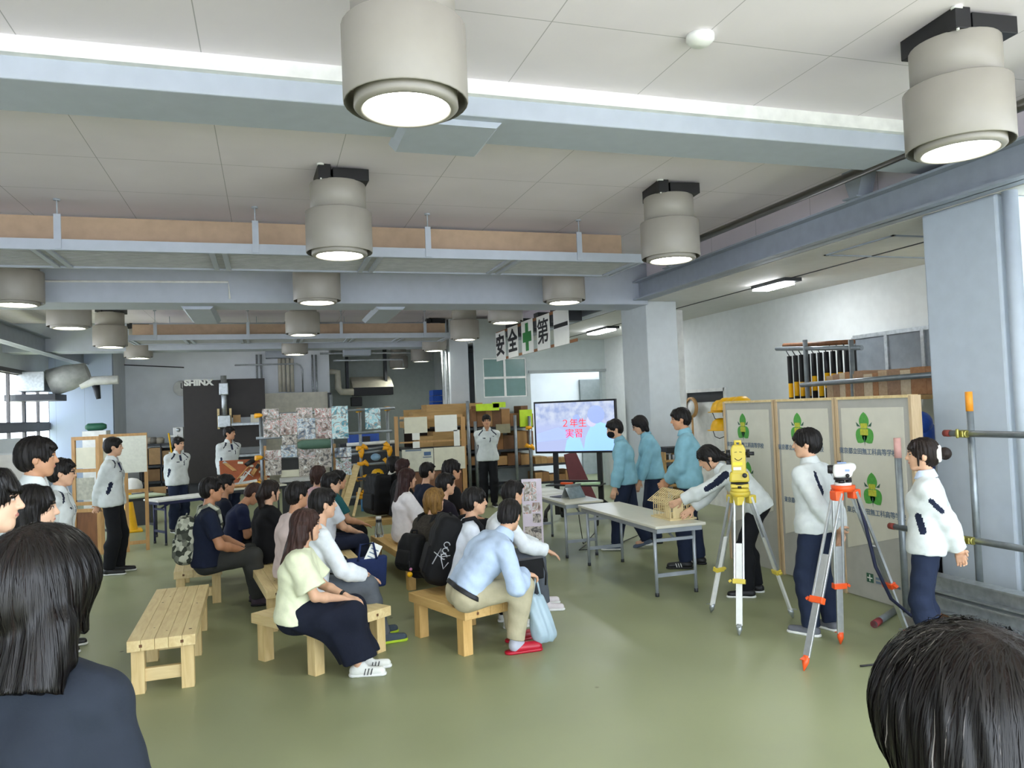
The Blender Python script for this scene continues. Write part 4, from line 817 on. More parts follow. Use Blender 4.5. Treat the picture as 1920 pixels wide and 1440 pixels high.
tag(MB().tube([(a.x, YP-.12, (a.z+c.z)/2), (a.x+.08, YP-.12, (a.z+c.z)/2), (c.x-.06, YP-.12, (a.z+c.z)/2), (c.x, YP-.12, (a.z+c.z)/2)], [.05, .085, .085, .08], 14).build('green_bag', mat('sage_green_bag', '4c6b5b', .6)), 'long sage green bag hung among the photographs', 'bag')
pbox('dark_board', mat('charcoal_board', '2c2c2c', .7), 527, 857, 560, 881, YP-.05, .02, 'charcoal board below the bluish group photo', 'board'); pbox('cream_board', M_.cream, 527, 881, 561, 894, YP-.06, .02, 'cream strip under the charcoal board', 'board')
pbox('work_table', M_.white, 525, 897, 625, 902, YP+.2, .5, 'white table edge below the photographs', 'table'); pbox('table_base', M_.dark, 530, 903, 622, 985, YP+.3, .4, 'dark base under the white table below the photographs', 'table', ground=True)
pbox('yellow_strip', M_.oak, 495, 836, 500, 900, YP-.02, .03, 'slim wooden lath beside the left scaffold post', 'lath'); pbox('wood_lath', M_.oak, 625, 832, 630, 880, YP+.1, .03, 'slim wooden lath right of the dark scaffold post', 'lath', ground=True)
pbox('blue_case', M_.blue, 655, 814, 711, 830, 16.2, .4, 'blue case with a black insert on the rack behind the scaffold posts', 'case'); pbox('grey_rack', M_.dark, 640, 830, 745, 955, 16.3, .5, 'dark rack behind the yellow clamps', 'shelf', ground=True)
pbox('black_insert', M_.black, 680, 818, 694, 828, 16.15, .04, 'black round insert in the blue case', 'insert')
p = aty(704, 845, 15.25); tag(MB().sphere((p.x, p.y, aty(704, 857, 15.25).z), .09, 12, (1.1, 1, .8)).build('pale_blue_helmet', mat('pale_blue_plastic', '8fb6d6', .4)), 'pale blue helmet shape behind the yellow clamps', 'helmet')
# yellow helmets
def helmet(p, lb, m=None, s=1.):
    r = empty('safety_helmet', p, rnd.uniform(-.6, .6), lb, 'helmet', 'yellow safety helmets', s)
    MB().lathe([(.001, .15), (.05, .145), (.095, .11), (.12, .05), (.125, 0)], (0, 0, 0), 20, R=Matrix.Diagonal((1, 1.15, 1))).build('shell', m or M_.yellow, r); MB().lathe([(.12, -.004), (.155, -.008), (.155, .002), (.12, .004)], (0, .015, 0), 20, R=Matrix.Diagonal((.95, 1.2, 1))).build('brim', m or M_.yellow, r)
    MB().tube([(-.12, 0, 0), (-.08, .02, -.08), (0, .04, -.11), (.08, .02, -.08), (.12, 0, 0)], .005, 6).build('chin_strap', M_.black, r)
p = aty(708, 893, 15.3); helmet(p, 'yellow safety helmet above the large black backpack')
pbox('helmet_shelf', M_.dark, 670, 894, 733, 899, 15.1, .4, 'small dark shelf under the yellow helmet', 'shelf')
for k, (px, py) in enumerate(((1352, 772), (1364, 768), (1378, 767), (1391, 766), (1352, 806))):
    p = atx(px, py, 5.42); helmet(p, ('big yellow helmet at the top left corner of the panels', 'yellow helmet second from the left above the panels', 'yellow helmet third from the left above the panels', 'yellow helmet fourth from the left above the panels', 'yellow helmet hanging beside the left panel edge')[k])
tag(MB().tube([atx(1346, 761, 5.45), atx(1410, 757, 5.45)], .015, 8).build('helmet_rail', M_.pipe), 'rail behind the panels on which the yellow helmets hang', 'rail')
# leaning planks
for k, (x0, y0, x1, y1, w, m, lb) in enumerate(((669, 872, 640, 958, .13, M_.pine, 'wide pale plank leaning right of the photographs'), (655, 880, 633, 955, .07, M_.pine, 'narrow pale plank leaning left of the wide one'), (659, 884, 640, 950, .05, M_.oak, 'narrow tan plank leaning beside the wide one'), (675, 915, 662, 960, .05, M_.pine, 'short pale lath leaning by the post with the blue foot'))):
    a, c = aty(x0, y0, 15.0), aty(x1, y1, 14.5); c.z = .005; tag(MB().beam(a, c, w, .025, (0, 1, 0)).build('timber_plank', m, bevel=.003), lb, 'plank', 'leaning planks')
# --- notice frame with papers
YN = 14.9
r = empty('notice_frame', (0, 0, 0)); tag(r, 'timber framed notice stand with papers and posters, left of the central standing student', 'notice stand')
for x0, x1, nm in ((742, 749, 'post'), (867, 875, 'post')): b = MB(); pxb(b, x0, 781, x1, 955, YN, .04); b.v = [(v[0], v[1], 0 if i < 4 else v[2]) for i, v in enumerate(b.v)]; b.build(nm, M_.oak, r)
for y0, y1 in ((779, 784), (826, 829)): b = MB(); pxb(b, 749, y0, 867, y1, YN+.005, .03); b.build('rail', M_.oak, r)
for k, (x0, y0, x1, y1, m) in enumerate(((758, 782, 801, 812, M_.cream), (815, 778, 857, 809, M_.paper), (851, 806, 862, 836, M_.paper), (773, 812, 787, 825, M_.paper), (774, 828, 787, 840, M_.paper), (814, 838, 872, 880, M_.cream))): b = MB(); pxb(b, x0, y0, x1, y1, YN-.02, .006); b.build('paper_sheet', m, r)
b = MB(); pxb(b, 754, 842, 813, 884, YN-.03, .008); po = b.build('poster', mat('notice_poster', 'd6d4c2', .6), r)
b = MB(); pxb(b, 795, 847, 808, 854, YN-.034, .003); b.build('blue_picture', mat('blue_picture', '4a6890', .5), po); b = MB(); pxb(b, 798, 872, 808, 880, YN-.034, .003); b.build('brown_picture', M_.photo[2], po)
b = MB(); pxb(b, 760, 843, 790, 846, YN-.034, .003); pxb(b, 793, 856, 809, 858, YN-.034, .003); b.build('heading_line', M_.ptxt, po)
b = MB(); pxb(b, 749, 884, 867, 950, YN, .03); b.build('lower_board', M_.brownw, r)
# --- timber rack right of the notice frame
M_.card = [mat('carton_%d' % i, c, .75) for i, c in enumerate(('9a7348', '7a5433', 'b28a58', '8d6238', '6a4a30'))]
YR = 15.8
r = empty('timber_rack', (0, 0, 0)); tag(r, 'open pipe rack loaded with timber behind the central standing student', 'rack')
for px, y0 in ((880, 752), (968, 778), (893, 790), (995, 780), (1072, 855)):
    b = MB(); p = aty(px, 850, YR-.1); b.tube([(p.x, YR-.1, 0), (p.x, YR-.1, aty(px, y0, YR).z)], .035, 10); b.build('post', M_.pipe, r)
for y0, x0, x1 in ((800, 880, 1000), (843, 880, 1000), (872, 880, 1080), (906, 880, 1080)): b = MB(); pxb(b, x0, y0, x1, y0+4, YR, .8); b.build('shelf_board', M_.dark, r)
b = MB(); pxb(b, 760, 800, 1000, 945, YR+.85, .04); b.build('back_sheet', mat('dark_rack_back', '35291f', .8), r)
def pile(x0, x1, ybot, hmin, hmax, wmin, wmax, Y, lb, grp, mats, d=.5):
    x = x0
    while x < x1-wmin*.5:
        w = rnd.uniform(wmin, wmax); h = rnd.uniform(hmin, hmax)
        pbox('timber_block', rnd.choice(mats), x, ybot-h, min(x+w-.6, x1), ybot, Y, d, lb, 'timber', grp); x += w
pile(884, 1000, 800, 24, 44, 10, 22, YR+.05, 'brown carton or timber offcut on the top level of the rack behind the central student', 'offcuts on the top rack level', M_.card)
pile(884, 1000, 843, 24, 36, 14, 26, YR+.05, 'stacked brown timber on the middle level of the rack behind the central student', 'timber on the middle rack level', M_.card)
pile(884, 996, 872, 15, 24, 16, 28, YR+.05, 'brown timber on the lower level of the rack behind the central student', 'timber on the lower rack level', M_.card)
pile(1004, 1072, 871, 12, 15, 10, 16, YR+.05, 'small tan timber block on the rack level just below the screen', 'blocks below the screen', [M_.card[2], M_.ply])
pile(1004, 1072, 906, 16, 26, 10, 17, YR+.05, 'tan timber block on the second rack level below the screen', 'blocks on the second level below the screen', [M_.card[2], M_.card[0], M_.ply])
b = MB(); 
a, c = aty(805, 770, 17.0), aty(905, 757, 16.0)
for k, (x0, x1, y0, y1, lb) in enumerate(((800, 905, 757, 776, 'long pale plywood board lying highest on the rack behind the notice frame'), (775, 905, 770, 788, 'long plywood board second from the top behind the notice frame'), (758, 880, 788, 800, 'plywood board behind the upper papers of the notice frame'), (812, 880, 808, 838, 'square timber stack seen through the notice frame'), (785, 812, 818, 838, 'short timber stack seen through the notice frame, left one'))):
    pbox('plywood_board', M_.ply, x0, y0, x1, y1, 16.3-.1*k, .6, lb, 'board', 'boards behind the notice frame')
pbox('board_shelf', M_.dark, 752, 838, 880, 843, 15.85, .9, 'dark shelf holding the boards behind the notice frame', 'shelf')
pbox('wooden_board', M_.ply, 757, 768, 805, 790, 17.4, .04, 'brown board upright behind the left end of the notice frame', 'board', ground=True)
M_.fluo = mat('fluorescent_cloth', 'b9d832', .7)
for x0, y0, x1, y1, lb in ((893, 757, 936, 770, 'wide fluorescent yellow green cloth on top of the timber rack'), (924, 754, 948, 764, 'small fluorescent yellow green cloth beside the wide one'), (975, 768, 998, 800, 'fluorescent yellow green cloth hanging left of the screen')): pbox('safety_cloth', M_.fluo, x0, y0, x1, y1, YR-.05, .05, lb, 'cloth', 'fluorescent cloths')
b = MB(); pxb(b, 930, 795, 957, 812, YR-.06, .01); o = b.build('cardboard_sign', mat('grey_card', '8f8a70', .7)); tag(o, 'grey card sign hanging on the rack right of the central student', 'sign')
for k, (x, y) in enumerate(((991, 802), (990, 836), (998, 838))): capp(x, y, YR-.2, .5*k, ('green tinted clamp on the rack left of the screen, upper', 'yellow clamp on the rack left of the screen, lower left', 'green tinted clamp on the rack left of the screen, lower right')[k])
# blue crates on the far side
for k in range(3): pbox('blue_crate', M_.blue, 812, 731+k*11, 831, 741+k*11, 20.0, .5, ('top', 'middle', 'bottom')[k]+' blue plastic crate of the stack left of the rear column', 'crate', 'stacked blue crates')
pbox('crate_shelf', M_.dark, 800, 764, 834, 950, 20.0, .6, 'dark shelf under the blue crates', 'shelf', ground=True)
# maroon board and shutter by the screen
a, c = aty(1080, 858, 14.6), aty(1118, 930, 14.0); tag(MB().prism([(a.x-.25, 14.6, .9), (a.x, 14.6, .95), (c.x+.1, 14.2, .0), (a.x-.25, 14.2, 0)], (0, .04, 0)).build('maroon_board', mat('maroon_board', '5a1f24', .5)), 'maroon board leaning under the right part of the screen', 'board')
# --- small tool cart behind the tallest light blue student
r = empty('tool_cart', (0, 0, 0)); tag(r, 'small wooden tool cart with shelves between the light blue jackets', 'cart')
YC = 10.0
b = MB()
for y in (862, 885, 908): pxb(b, 1248, y, 1284, y+4, YC, .35)
b.build('shelf_board', M_.ply, r)
for px in (1249, 1281): b = MB(); pxb(b, px, 848, px+3, 1000, YC+.02, .3); b.v = [(v[0], v[1], 0 if i < 4 else v[2]) for i, v in enumerate(b.v)]; b.build('side_panel', M_.ply, r)
pbox('black_toolbox', M_.black, 1251, 838, 1283, 849, YC+.02, .25, 'black toolbox on top of the small wooden cart', 'toolbox', bevel=.01)
for y, m, lb in ((862, M_.galv, 'upper'), (885, M_.dark, 'middle'), (908, M_.dark, 'lower')):
    for k in range(4): pbox('hand_tool', m, 1254+k*7, y-rnd.uniform(6, 10), 1258+k*7, y, YC+.05, .1, 'small tool standing on the %s shelf of the wooden cart' % lb, 'tool', 'tools on the %s cart shelf' % lb)
p = atx(1297, 764, 7.5); r = empty('wall_mirror', p); tag(r, 'round white wall clock with a wooden rim in front of the right door', 'clock'); RYm = Matrix.Rotation(-HP, 3, 'Y')
MB().lathe([(.001, .0), (.15, .0), (.15, .01), (.001, .01)], (0, 0, 0), 24, R=RYm).build('face', M_.white, r); MB().lathe([(.15, -.02), (.19, -.02), (.19, .03), (.15, .03)], (0, 0, 0), 24, R=RYm).build('rim', M_.oak, r)
MB().tube([(0, 0, -.19), (.0, 0, -p.z)], .02).build('pole', M_.oak, r)
# --- rack behind the display panels: striped pipes and timber
XK = 6.35
r = empty('pipe_rack', (0, 0, 0)); tag(r, 'high pipe rack behind the display panels holding striped poles and timber', 'rack')
for px in (1512, 1598): q = atx(px, 690, XK); MB().tube([(XK, q.y, 0), (XK, q.y, atx(px, 637, XK).z)], .03, 10).build('post', M_.pipe, r)
a, c = atx(1456, 654, XK), atx(1616, 652, XK); MB().tube([a, c], .028, 10).build('upper_rail', M_.pipe, r)
a, c = atx(1470, 648, XK+.1), atx(1600, 641, XK+.1); MB().tube([a, c], .03, 10).build('rear_rail', M_.brownw, r)
a, c = atx(1503, 722, XK-.15), atx(1757, 702, XK-.15); MB().tube([a, c], .03, 10).build('front_rail', M_.pipe, r)
q0, q1 = atx(1478, 700, XK+.05), atx(1592, 700, XK+.05)
n = 20
zt, zb = atx(1520, 662, XK).z, 1.55
for k in range(n):
    y = q0.y+(q1.y-q0.y)*k/(n-1); pr = empty('striped_pole', (XK+.08+.05*(k % 2), y, zb)); tag(pr, 'black and yellow striped pole hanging from the high rack behind the panels', 'pole', 'striped poles on the high rack')
    b = MB(); st = rnd.uniform(-.06, .06); zz = [zt-zb-v-st for v in (.86, .66, .48, .30, .0)]; zz = [0]+[max(.05+.01*i_, v) for i_, v in enumerate(zz[:4])]+[zt-zb]; zz = [zz[0]]+zz[1:]
    for s_ in range(5): b.mat((0, 1, 0, 1, 0)[s_]).tube([(0, 0, zz[s_]), (0, 0, zz[s_+1])], .03, 8)
    b.build('pole', [M_.black, M_.yellow], pr)
    MB().tube([(0, 0, zt-zb), (-.03, .02, zt-zb+.07)], .006, 6).build('hook', M_.dark, pr)
y0, y1 = atx(1552, 715, XK).y, atx(1768, 715, XK).y; y = y0; k = 0
ztop = atx(1650, 690, XK).z; zbot = atx(1650, 742, XK).z
tm = [mat('timber_end_%d' % i, c, .65, kind='wood', c2=d, scale=3, stretch=(1, 7, 7)) for i, (c, d) in enumerate((('b99a78', 'cbb091'), ('9c7a60', 'b08d70'), ('cdb694', 'dcc9ac'), ('a8744c', 'b98860')))]
while y > y1:
    w = rnd.uniform(.07, .2); tag(MB().box(XK-.02, XK+1.1, y-w+.004, y, zbot, ztop-rnd.uniform(0, .06)).build('timber_baulk', tm[k % 4 if y > y1+.5 else 3]), 'upright timber board in the row on the high rack behind the panels', 'timber', 'timber row on the high rack'); y -= w; k += 1
b = MB().box(XK-.05, XK+1.15, y1-.1, y0+.6, zbot-.05, zbot-.005); tag(b.build('rack_shelf', M_.ply), 'shelf board carrying the timber row behind the panels', 'shelf')
for yy in (y0+.3, y1+.1): tag(MB().box(XK+.9, XK+1.0, yy, yy+.1, 0, zbot-.05).build('shelf_post', M_.pipe), 'post under the timber shelf behind the panels, '+('left one' if yy > y1+.3 else 'right one'), 'post', 'posts of the timber shelf')
# ================================================================== figures: smooth-blended fields turned into one skin
A_ = lambda *v: np.array(v, float)
def unit(v): v = np.asarray(v, float); return v/(np.linalg.norm(v)+1e-9)
def smin(a, b, k):
    if k <= 0: return np.minimum(a, b)
    h = np.clip(.5+.5*(b-a)/k, 0, 1); return b+(a-b)*h-k*h*(1-h)
class G:   # a group of blended primitives with its own cuts
    def __init__(s, k=.03, join=.02): s.p = []; s.k = k; s.join = join; s.cuts = []
    def rc(s, a, b, ra, rb=None, k=None):
        a, b = np.asarray(a, float), np.asarray(b, float); rb = ra if rb is None else rb
        ab = b-a; L2 = max(1e-9, ab@ab); R = max(ra, rb)
        def f(P):
            t = np.clip(((P-a)@ab)/L2, 0, 1); q = P-a-t[:, None]*ab; return np.sqrt((q*q).sum(1))-(ra+(rb-ra)*t)
        s.p.append((f, np.minimum(a, b)-R, np.maximum(a, b)+R, k)); return s
    def ell(s, c, r, R=None, k=None):
        c, r = np.asarray(c, float), np.asarray(r, float); M = np.eye(3) if R is None else np.asarray(R); m = r.max()
        def f(P):
            q = (P-c)@M; k0 = np.sqrt(((q/r)**2).sum(1)); k1 = np.sqrt(((q/r**2)**2).sum(1)); return k0*(k0-1)/(k1+1e-9)
        s.p.append((f, c-m, c+m, k)); return s
    def box(s, c, hs, R=None, rr=.01, k=None):
        c, hs = np.asarray(c, float), np.asarray(hs, float); M = np.eye(3) if R is None else np.asarray(R); m = np.linalg.norm(hs)
        def f(P):
            q = np.abs((P-c)@M)-(hs-rr); return np.sqrt((np.maximum(q, 0)**2).sum(1))+np.minimum(q.max(1), 0)-rr
        s.p.append((f, c-m, c+m, k)); return s
    def plane(s, p, n): p, n = np.asarray(p, float), unit(n); s.cuts.append(lambda P, d: np.maximum(d, (P-p)@n)); return s   # keeps the side against n
    def sub(s, g): s.cuts.append(lambda P, d: np.maximum(d, -g(P))); return s
    def subk(s, g, k): s.cuts.append(lambda P, d: -smin(-d, g(P), k)); return s
    def warp(s, f): s.cuts.append(lambda P, d: d+f(P)); return s
    def bounds(s): return np.min([q[1] for q in s.p], 0), np.max([q[2] for q in s.p], 0)
    def __call__(s, P):
        d = np.full(len(P), .4)
        for f, lo, hi, k in s.p:
            k = s.k if k is None else k; mg = .13
            m = np.all((P > lo-mg) & (P < hi+mg), axis=1)
            if m.any(): d[m] = smin(d[m], f(P[m]), k)
        for c in s.cuts: d = c(P, d)
        return d
class F:   # groups joined in order, then final cuts
    def __init__(s, *g): s.g = list(g); s.cuts = []
    def __call__(s, P):
        d = None
        for g in s.g:
            e = g(P); d = e if d is None else smin(d, e, g.join)
        for c in s.cuts: d = c(P, d)
        return d
    def bounds(s): b = [g.bounds() for g in s.g]; return np.min([q[0] for q in b], 0), np.max([q[1] for q in b], 0)
def skin(field, h, smooth=1):
    lo, hi = field.bounds(); lo = lo-3*h; hi = hi+3*h; B = 8
    n = np.maximum(1, np.ceil((hi-lo)/(h*B)).astype(int)); N = n*B+1
    bi = np.stack(np.meshgrid(*[np.arange(k) for k in n], indexing='ij'), -1).reshape(-1, 3)
    dc = field(lo+(bi*B+B/2)*h); rad = B*h*.87
    act = np.abs(dc) < rad*1.35+.012
    D = np.full(N, 1., np.float32); big = np.where(dc < 0, -1., 1.)
    for b, v in zip(bi[(~act) & (dc < 0)], big[(~act) & (dc < 0)]): D[b[0]*B:b[0]*B+B+1, b[1]*B:b[1]*B+B+1, b[2]*B:b[2]*B+B+1] = v
    o = np.stack(np.meshgrid(*[np.arange(B+1)]*3, indexing='ij'), -1).reshape(-1, 3)
    ab = bi[act]
    for c0 in range(0, len(ab), 600):
        idx = (ab[c0:c0+600, None, :]*B+o[None]).reshape(-1, 3)
        D[idx[:, 0], idx[:, 1], idx[:, 2]] = field(lo+idx*h)
    S_ = D < 0
    c = np.zeros(np.array(S_.shape)-1, np.uint8)
    offs = [(i, j, k) for i in (0, 1) for j in (0, 1) for k in (0, 1)]
    sl = lambda A, i, j, k: A[i:A.shape[0]-1+i, j:A.shape[1]-1+j, k:A.shape[2]-1+k]
    for q in offs: c += sl(S_, *q)
    cells = np.argwhere((c > 0) & (c < 8))
    ci = np.full(c.shape, -1, np.int32); ci[tuple(cells.T)] = np.arange(len(cells))
    acc = np.zeros((len(cells), 3)); cnt = np.zeros(len(cells))
    val = {q: D[cells[:, 0]+q[0], cells[:, 1]+q[1], cells[:, 2]+q[2]] for q in offs}
    for ax in range(3):
        for q in offs:
            if q[ax]: continue
            r = list(q); r[ax] = 1; a, b = val[q], val[tuple(r)]; m = (a < 0) != (b < 0)
            t = np.where(m, a/(a-b+1e-12), 0); p = np.array(q, float)[None].repeat(len(cells), 0); p[:, ax] += t
            acc[m] += p[m]; cnt[m] += 1
    V = lo+(cells+acc/np.maximum(cnt, 1)[:, None])*h
    Q = []
    for ax in range(3):
        u, v = (ax+1) % 3, (ax+2) % 3
        s0 = [slice(None)]*3; s1 = [slice(None)]*3; s0[ax] = slice(0, -1); s1[ax] = slice(1, None)
        e = np.argwhere(S_[tuple(s0)] != S_[tuple(s1)])
        e = e[(e[:, u] > 0) & (e[:, v] > 0) & (e[:, u] < c.shape[u]) & (e[:, v] < c.shape[v])]
        fl_ = S_[tuple(e.T)]
        def cell(du, dv): w = e.copy(); w[:, u] -= du; w[:, v] -= dv; return ci[tuple(w.T)]
        f4 = np.stack([cell(1, 1), cell(0, 1), cell(0, 0), cell(1, 0)], 1)
        f4[~fl_] = f4[~fl_][:, ::-1]; Q.append(f4)
    Q = np.concatenate(Q); Q = Q[(Q >= 0).all(1)]
    for _ in range(smooth):
        s = np.zeros_like(V); w = np.zeros(len(V))
        for i in range(4):
            j = (i+1) % 4
            np.add.at(s, Q[:, i], V[Q[:, j]]); np.add.at(w, Q[:, i], 1); np.add.at(s, Q[:, j], V[Q[:, i]]); np.add.at(w, Q[:, j], 1)
        V = V*.45+s/np.maximum(w, 1)[:, None]*.55
    return V, Q
def skin_obj(name, field, h, mats, parent, paint=None, smooth=1):
    V, Q = skin(field, h, smooth)
    me = bpy.data.meshes.new(name); me.from_pydata(V.tolist(), [], Q.tolist())
    for m in (mats if isinstance(mats, (list, tuple)) else [mats]): me.materials.append(m)
    me.polygons.foreach_set('use_smooth', np.ones(len(Q), bool))
    if paint is not None: me.polygons.foreach_set('material_index', paint(V[Q].mean(1)).astype(np.int32))
    me.update()
    o = bpy.data.objects.new(name, me); COL.objects.link(o)
    if parent is not None: o.parent = parent
    return o
def rot(yaw=0, pitch=0, roll=0):   # columns: right, forward, up ; degrees; yaw left, pitch up, roll to the right
    y, p, r = np.radians([yaw, pitch, roll])
    Y = np.array([[np.cos(y), -np.sin(y), 0], [np.sin(y), np.cos(y), 0], [0, 0, 1]]); P = np.array([[1, 0, 0], [0, np.cos(p), -np.sin(p)], [0, np.sin(p), np.cos(p)]]); R = np.array([[np.cos(r), 0, np.sin(r)], [0, 1, 0], [-np.sin(r), 0, np.cos(r)]])
    return Y @ P @ R
def ik(a, t, l1, l2, pole):
    d = t-a; L = np.linalg.norm(d); Lm = (l1+l2)*.995
    if L > Lm: t = a+d/L*Lm; d = t-a; L = Lm
    L = max(L, abs(l1-l2)+.02); x = (l1*l1-l2*l2+L*L)/(2*L); hh = math.sqrt(max(1e-6, l1*l1-x*x)); u = unit(d); p = np.asarray(pole, float); p = unit(p-u*(p@u))
    return a+u*x+p*hh, t
# ---- materials for figures
def cloth(name, c, rough=.85, var=.05, bump=.15, scale=14, **k): return mat('cloth_'+name, c, rough, var=var, scale=scale, bump=bump, bscale=60, spec=.25, **k)
M_.skin = [mat('skin_%d' % i, c, .5, var=.04, scale=20, spec=.35) for i, c in enumerate(('d9ab8c', 'c99674', 'e3b99d', 'bf8a68'))]
M_.eye = mat('eye_dark', '221a17', .3, var=0); M_.lip = mat('lip', 'b5746a', .5, var=0); M_.eyew = mat('eye_white', 'c4b6ac', .4, var=0)
def hairmat(name, c, c2, rough=.46): return mat('hair_'+name, c, rough, kind='wood', c2=c2, scale=6, stretch=(9, 9, 1.2), bump=.35, bscale=18, spec=.22)
M_.hair = {'black': hairmat('black', '0f0d0d', '1f1b1a'), 'dark': hairmat('dark', '17110f', '2b211d'), 'brown': hairmat('brown', '2a1a15', '46302a'), 'dyed': hairmat('dyed', '5a4020', '8d6a35'), 'red': hairmat('reddish', '241312', '3a2220')}
def strands(f, ho, hq, HR, hs, sp):
    rg = np.random.default_rng(5); n = sp['strands']; V = np.empty(len(ho.data.vertices)*3); ho.data.vertices.foreach_get('co', V); V = V.reshape(-1, 3)
    p = V[rg.integers(0, len(V), n)]+rg.normal(0, .002, (n, 3)); e = 1e-3; cr = hq(sp.get('crown', (0, -.05, .11)))
    def grad(p):
        d = f(p); g = np.stack([f(p+np.eye(3)[i]*e)-d for i in range(3)], 1); return d, g/(np.linalg.norm(g, axis=1, keepdims=True)+1e-9)
    off = rg.uniform(.0004, .004, n); path = []; nr = []
    for k in range(11):
        d, g = grad(p); p = p-g*(d-off)[:, None]; path.append(p.copy()); nr.append(g)
        out = p-cr; t = out/(np.linalg.norm(out, axis=1, keepdims=True)+.03)*.6+A_(0, 0, -1)*np.clip(np.linalg.norm(out, axis=1, keepdims=True)*9, 0, 1.4); t += rg.normal(0, .10, (n, 3)); t = t-g*(t*g).sum(1, keepdims=True); t /= np.linalg.norm(t, axis=1, keepdims=True)+1e-6; p = p+t*sp.get('step', .009)
    path, nr = np.stack(path, 1), np.stack(nr, 1); tg = np.gradient(path, axis=1); sd = np.cross(tg, nr); sd /= np.linalg.norm(sd, axis=2, keepdims=True)+1e-9
    m = path.shape[1]; wd = (sp.get('sw', .0007)*np.sin(np.linspace(.35, math.pi, m)))[None, :, None]
    Vv = np.stack([path-sd*wd, path+sd*wd], 2).reshape(-1, 3); b = (np.arange(n)*m*2)[:, None]+np.arange(m-1)[None]*2; Q = np.stack([b, b+1, b+3, b+2], 2).reshape(-1, 4)
    me = bpy.data.meshes.new('hair_strands'); me.from_pydata(Vv.tolist(), [], Q.tolist())
    for mm in sp.get('strandm'): me.materials.append(mm)
    mi = (rg.random(n) < sp.get('pale', .03)).astype(np.int32)+np.where(rg.random(n) < .5, 0, 2)*0; me.polygons.foreach_set('material_index', np.repeat(mi, m-1)); me.polygons.foreach_set('use_smooth', np.ones(len(Q), bool))
    o = bpy.data.objects.new('hair_strands', me); COL.objects.link(o); o.parent = ho; o['kind'] = 'stuff'
CAMP = np.array([0, 0, CH])
def person(sp):
    s = sp.get('h', 1.70)/1.70; fem = sp.get('fem', False); w = .90 if fem else 1.; sit = sp.get('pose', 'sit') == 'sit'; fat = sp.get('fat', 1.)
    seat = sp.get('seat', .38)
    P = A_(0, 0, seat+.112*s if sit else .925*s); P = P+A_(*sp.get('pel', (0, 0, 0)))
    l1, l2 = sp.get('lean', (6, 14) if sit else (1, 4)); side = sp.get('side', 0); tw = sp.get('twist', 0)
    B1, B2 = rot(tw*.4, -l1, side*.6), rot(tw, -l2, side)
    Cc = P+B1[:, 2]*.26*s; N = Cc+B2[:, 2]*.25*s
    hy, hp_, hr = sp.get('head', (0, 0, 0)); HR = rot(hy, hp_, hr)
    nd = unit(B2[:, 2]*.6+HR[:, 2]*.5+HR[:, 1]*.16)
    hs = s**.5*sp.get('hs', 1.)
    Hc = N+nd*.082*s+HR[:, 2]*.082*hs+HR[:, 1]*.012*s
    shw = (.158 if fem else .178)*s*fat**.5
    sh = {k: N-B2[:, 2]*.088*s+B2[:, 0]*k*shw+B2[:, 1]*sp.get('shf', .0) for k in (-1, 1)}
    ua, fa = .285*s, .245*s
    # presets for the wrists
    AR = dict(lap=((.10, .33, seat+.20), (.1, 1, -.25)), knee=((.15, .40, seat+.19), (0, 1, -.4)), behind=((.03, -.17, .86*s), (-.7, -.1, -.6)), side=((.27, .05, .80*s), (0, .1, -1)), clasp=((.045, .36, seat+.18), (-.45, .8, -.2)), fold=((.02, .26, seat+.30), (-1, .25, .0)))
    arms = {}
    for k, key in ((-1, 'L'), (1, 'R')):
        a = sp.get(key, sp.get('arms', 'lap' if sit else 'behind'))
        if isinstance(a, str):
            (x, y, z), d = AR[a]; wr, hd = A_(x*k, y, z), A_(d[0]*k, d[1], d[2]); pole = A_(k*.8, -.5, -.6) if a not in ('behind',) else A_(k*.55, -.85, -.1); cu = .35 if a != 'clasp' else .8
        else: wr, hd = A_(*a[0]), A_(*a[1]); pole = A_(*(a[2] if len(a) > 2 else (k*.8, -.5, -.6))); cu = a[3] if len(a) > 3 else .5
        el, wr = ik(sh[k], wr, ua, fa, pole); arms[k] = (sh[k], el, wr, unit(hd), cu)
    legs = {}
    hipw = .085*s*(1.05 if fem else 1)
    for k, key in ((-1, 'footL'), (1, 'footR')):
        hj = P+rot(tw*.2, 0, 0)[:, 0]*k*hipw-A_(0, 0, .02*s)
        ft = sp.get(key); fy = sp.get('toe', 8)*(-k)
        if ft is None: ft = (k*.11, .46*s, 0) if sit else (k*.095, .0, 0)
        if len(ft) > 3: fy = ft[3]
        an = A_(ft[0], ft[1]-.0, ft[2]+.075*s)
        kn, an = ik(hj, an, .425*s, .415*s, sp.get('kpole', (k*.12, 1, .5 if sit else 0)))
        legs[k] = (hj, kn, an, fy)
    face = math.radians(sp['face']); rz = face-HP; ca, sa = math.cos(rz), math.sin(rz); RZ = np.array([[ca, -sa, 0], [sa, ca, 0], [0, 0, 1]])
    if 'px' in sp:
        q = fl(*sp['px'], Hc[2]); loc = A_(*q)-RZ @ Hc; loc[2] = 0
    else: loc = A_(*sp['at'], 0)
    dist = np.linalg.norm((RZ @ Hc+loc)-CAMP); h = float(np.clip(dist*.00115, .0055, .0125)); hc = h*1.15
    r = empty('person', tuple(loc), rz, sp['label'], 'person', sp.get('group'))
    Kw = dict(P=P, N=N, Hc=Hc, HR=HR, B1=B1, B2=B2, arms=arms, legs=legs, s=s, root=r, RZ=RZ, loc=loc, h=h, hs=hs)
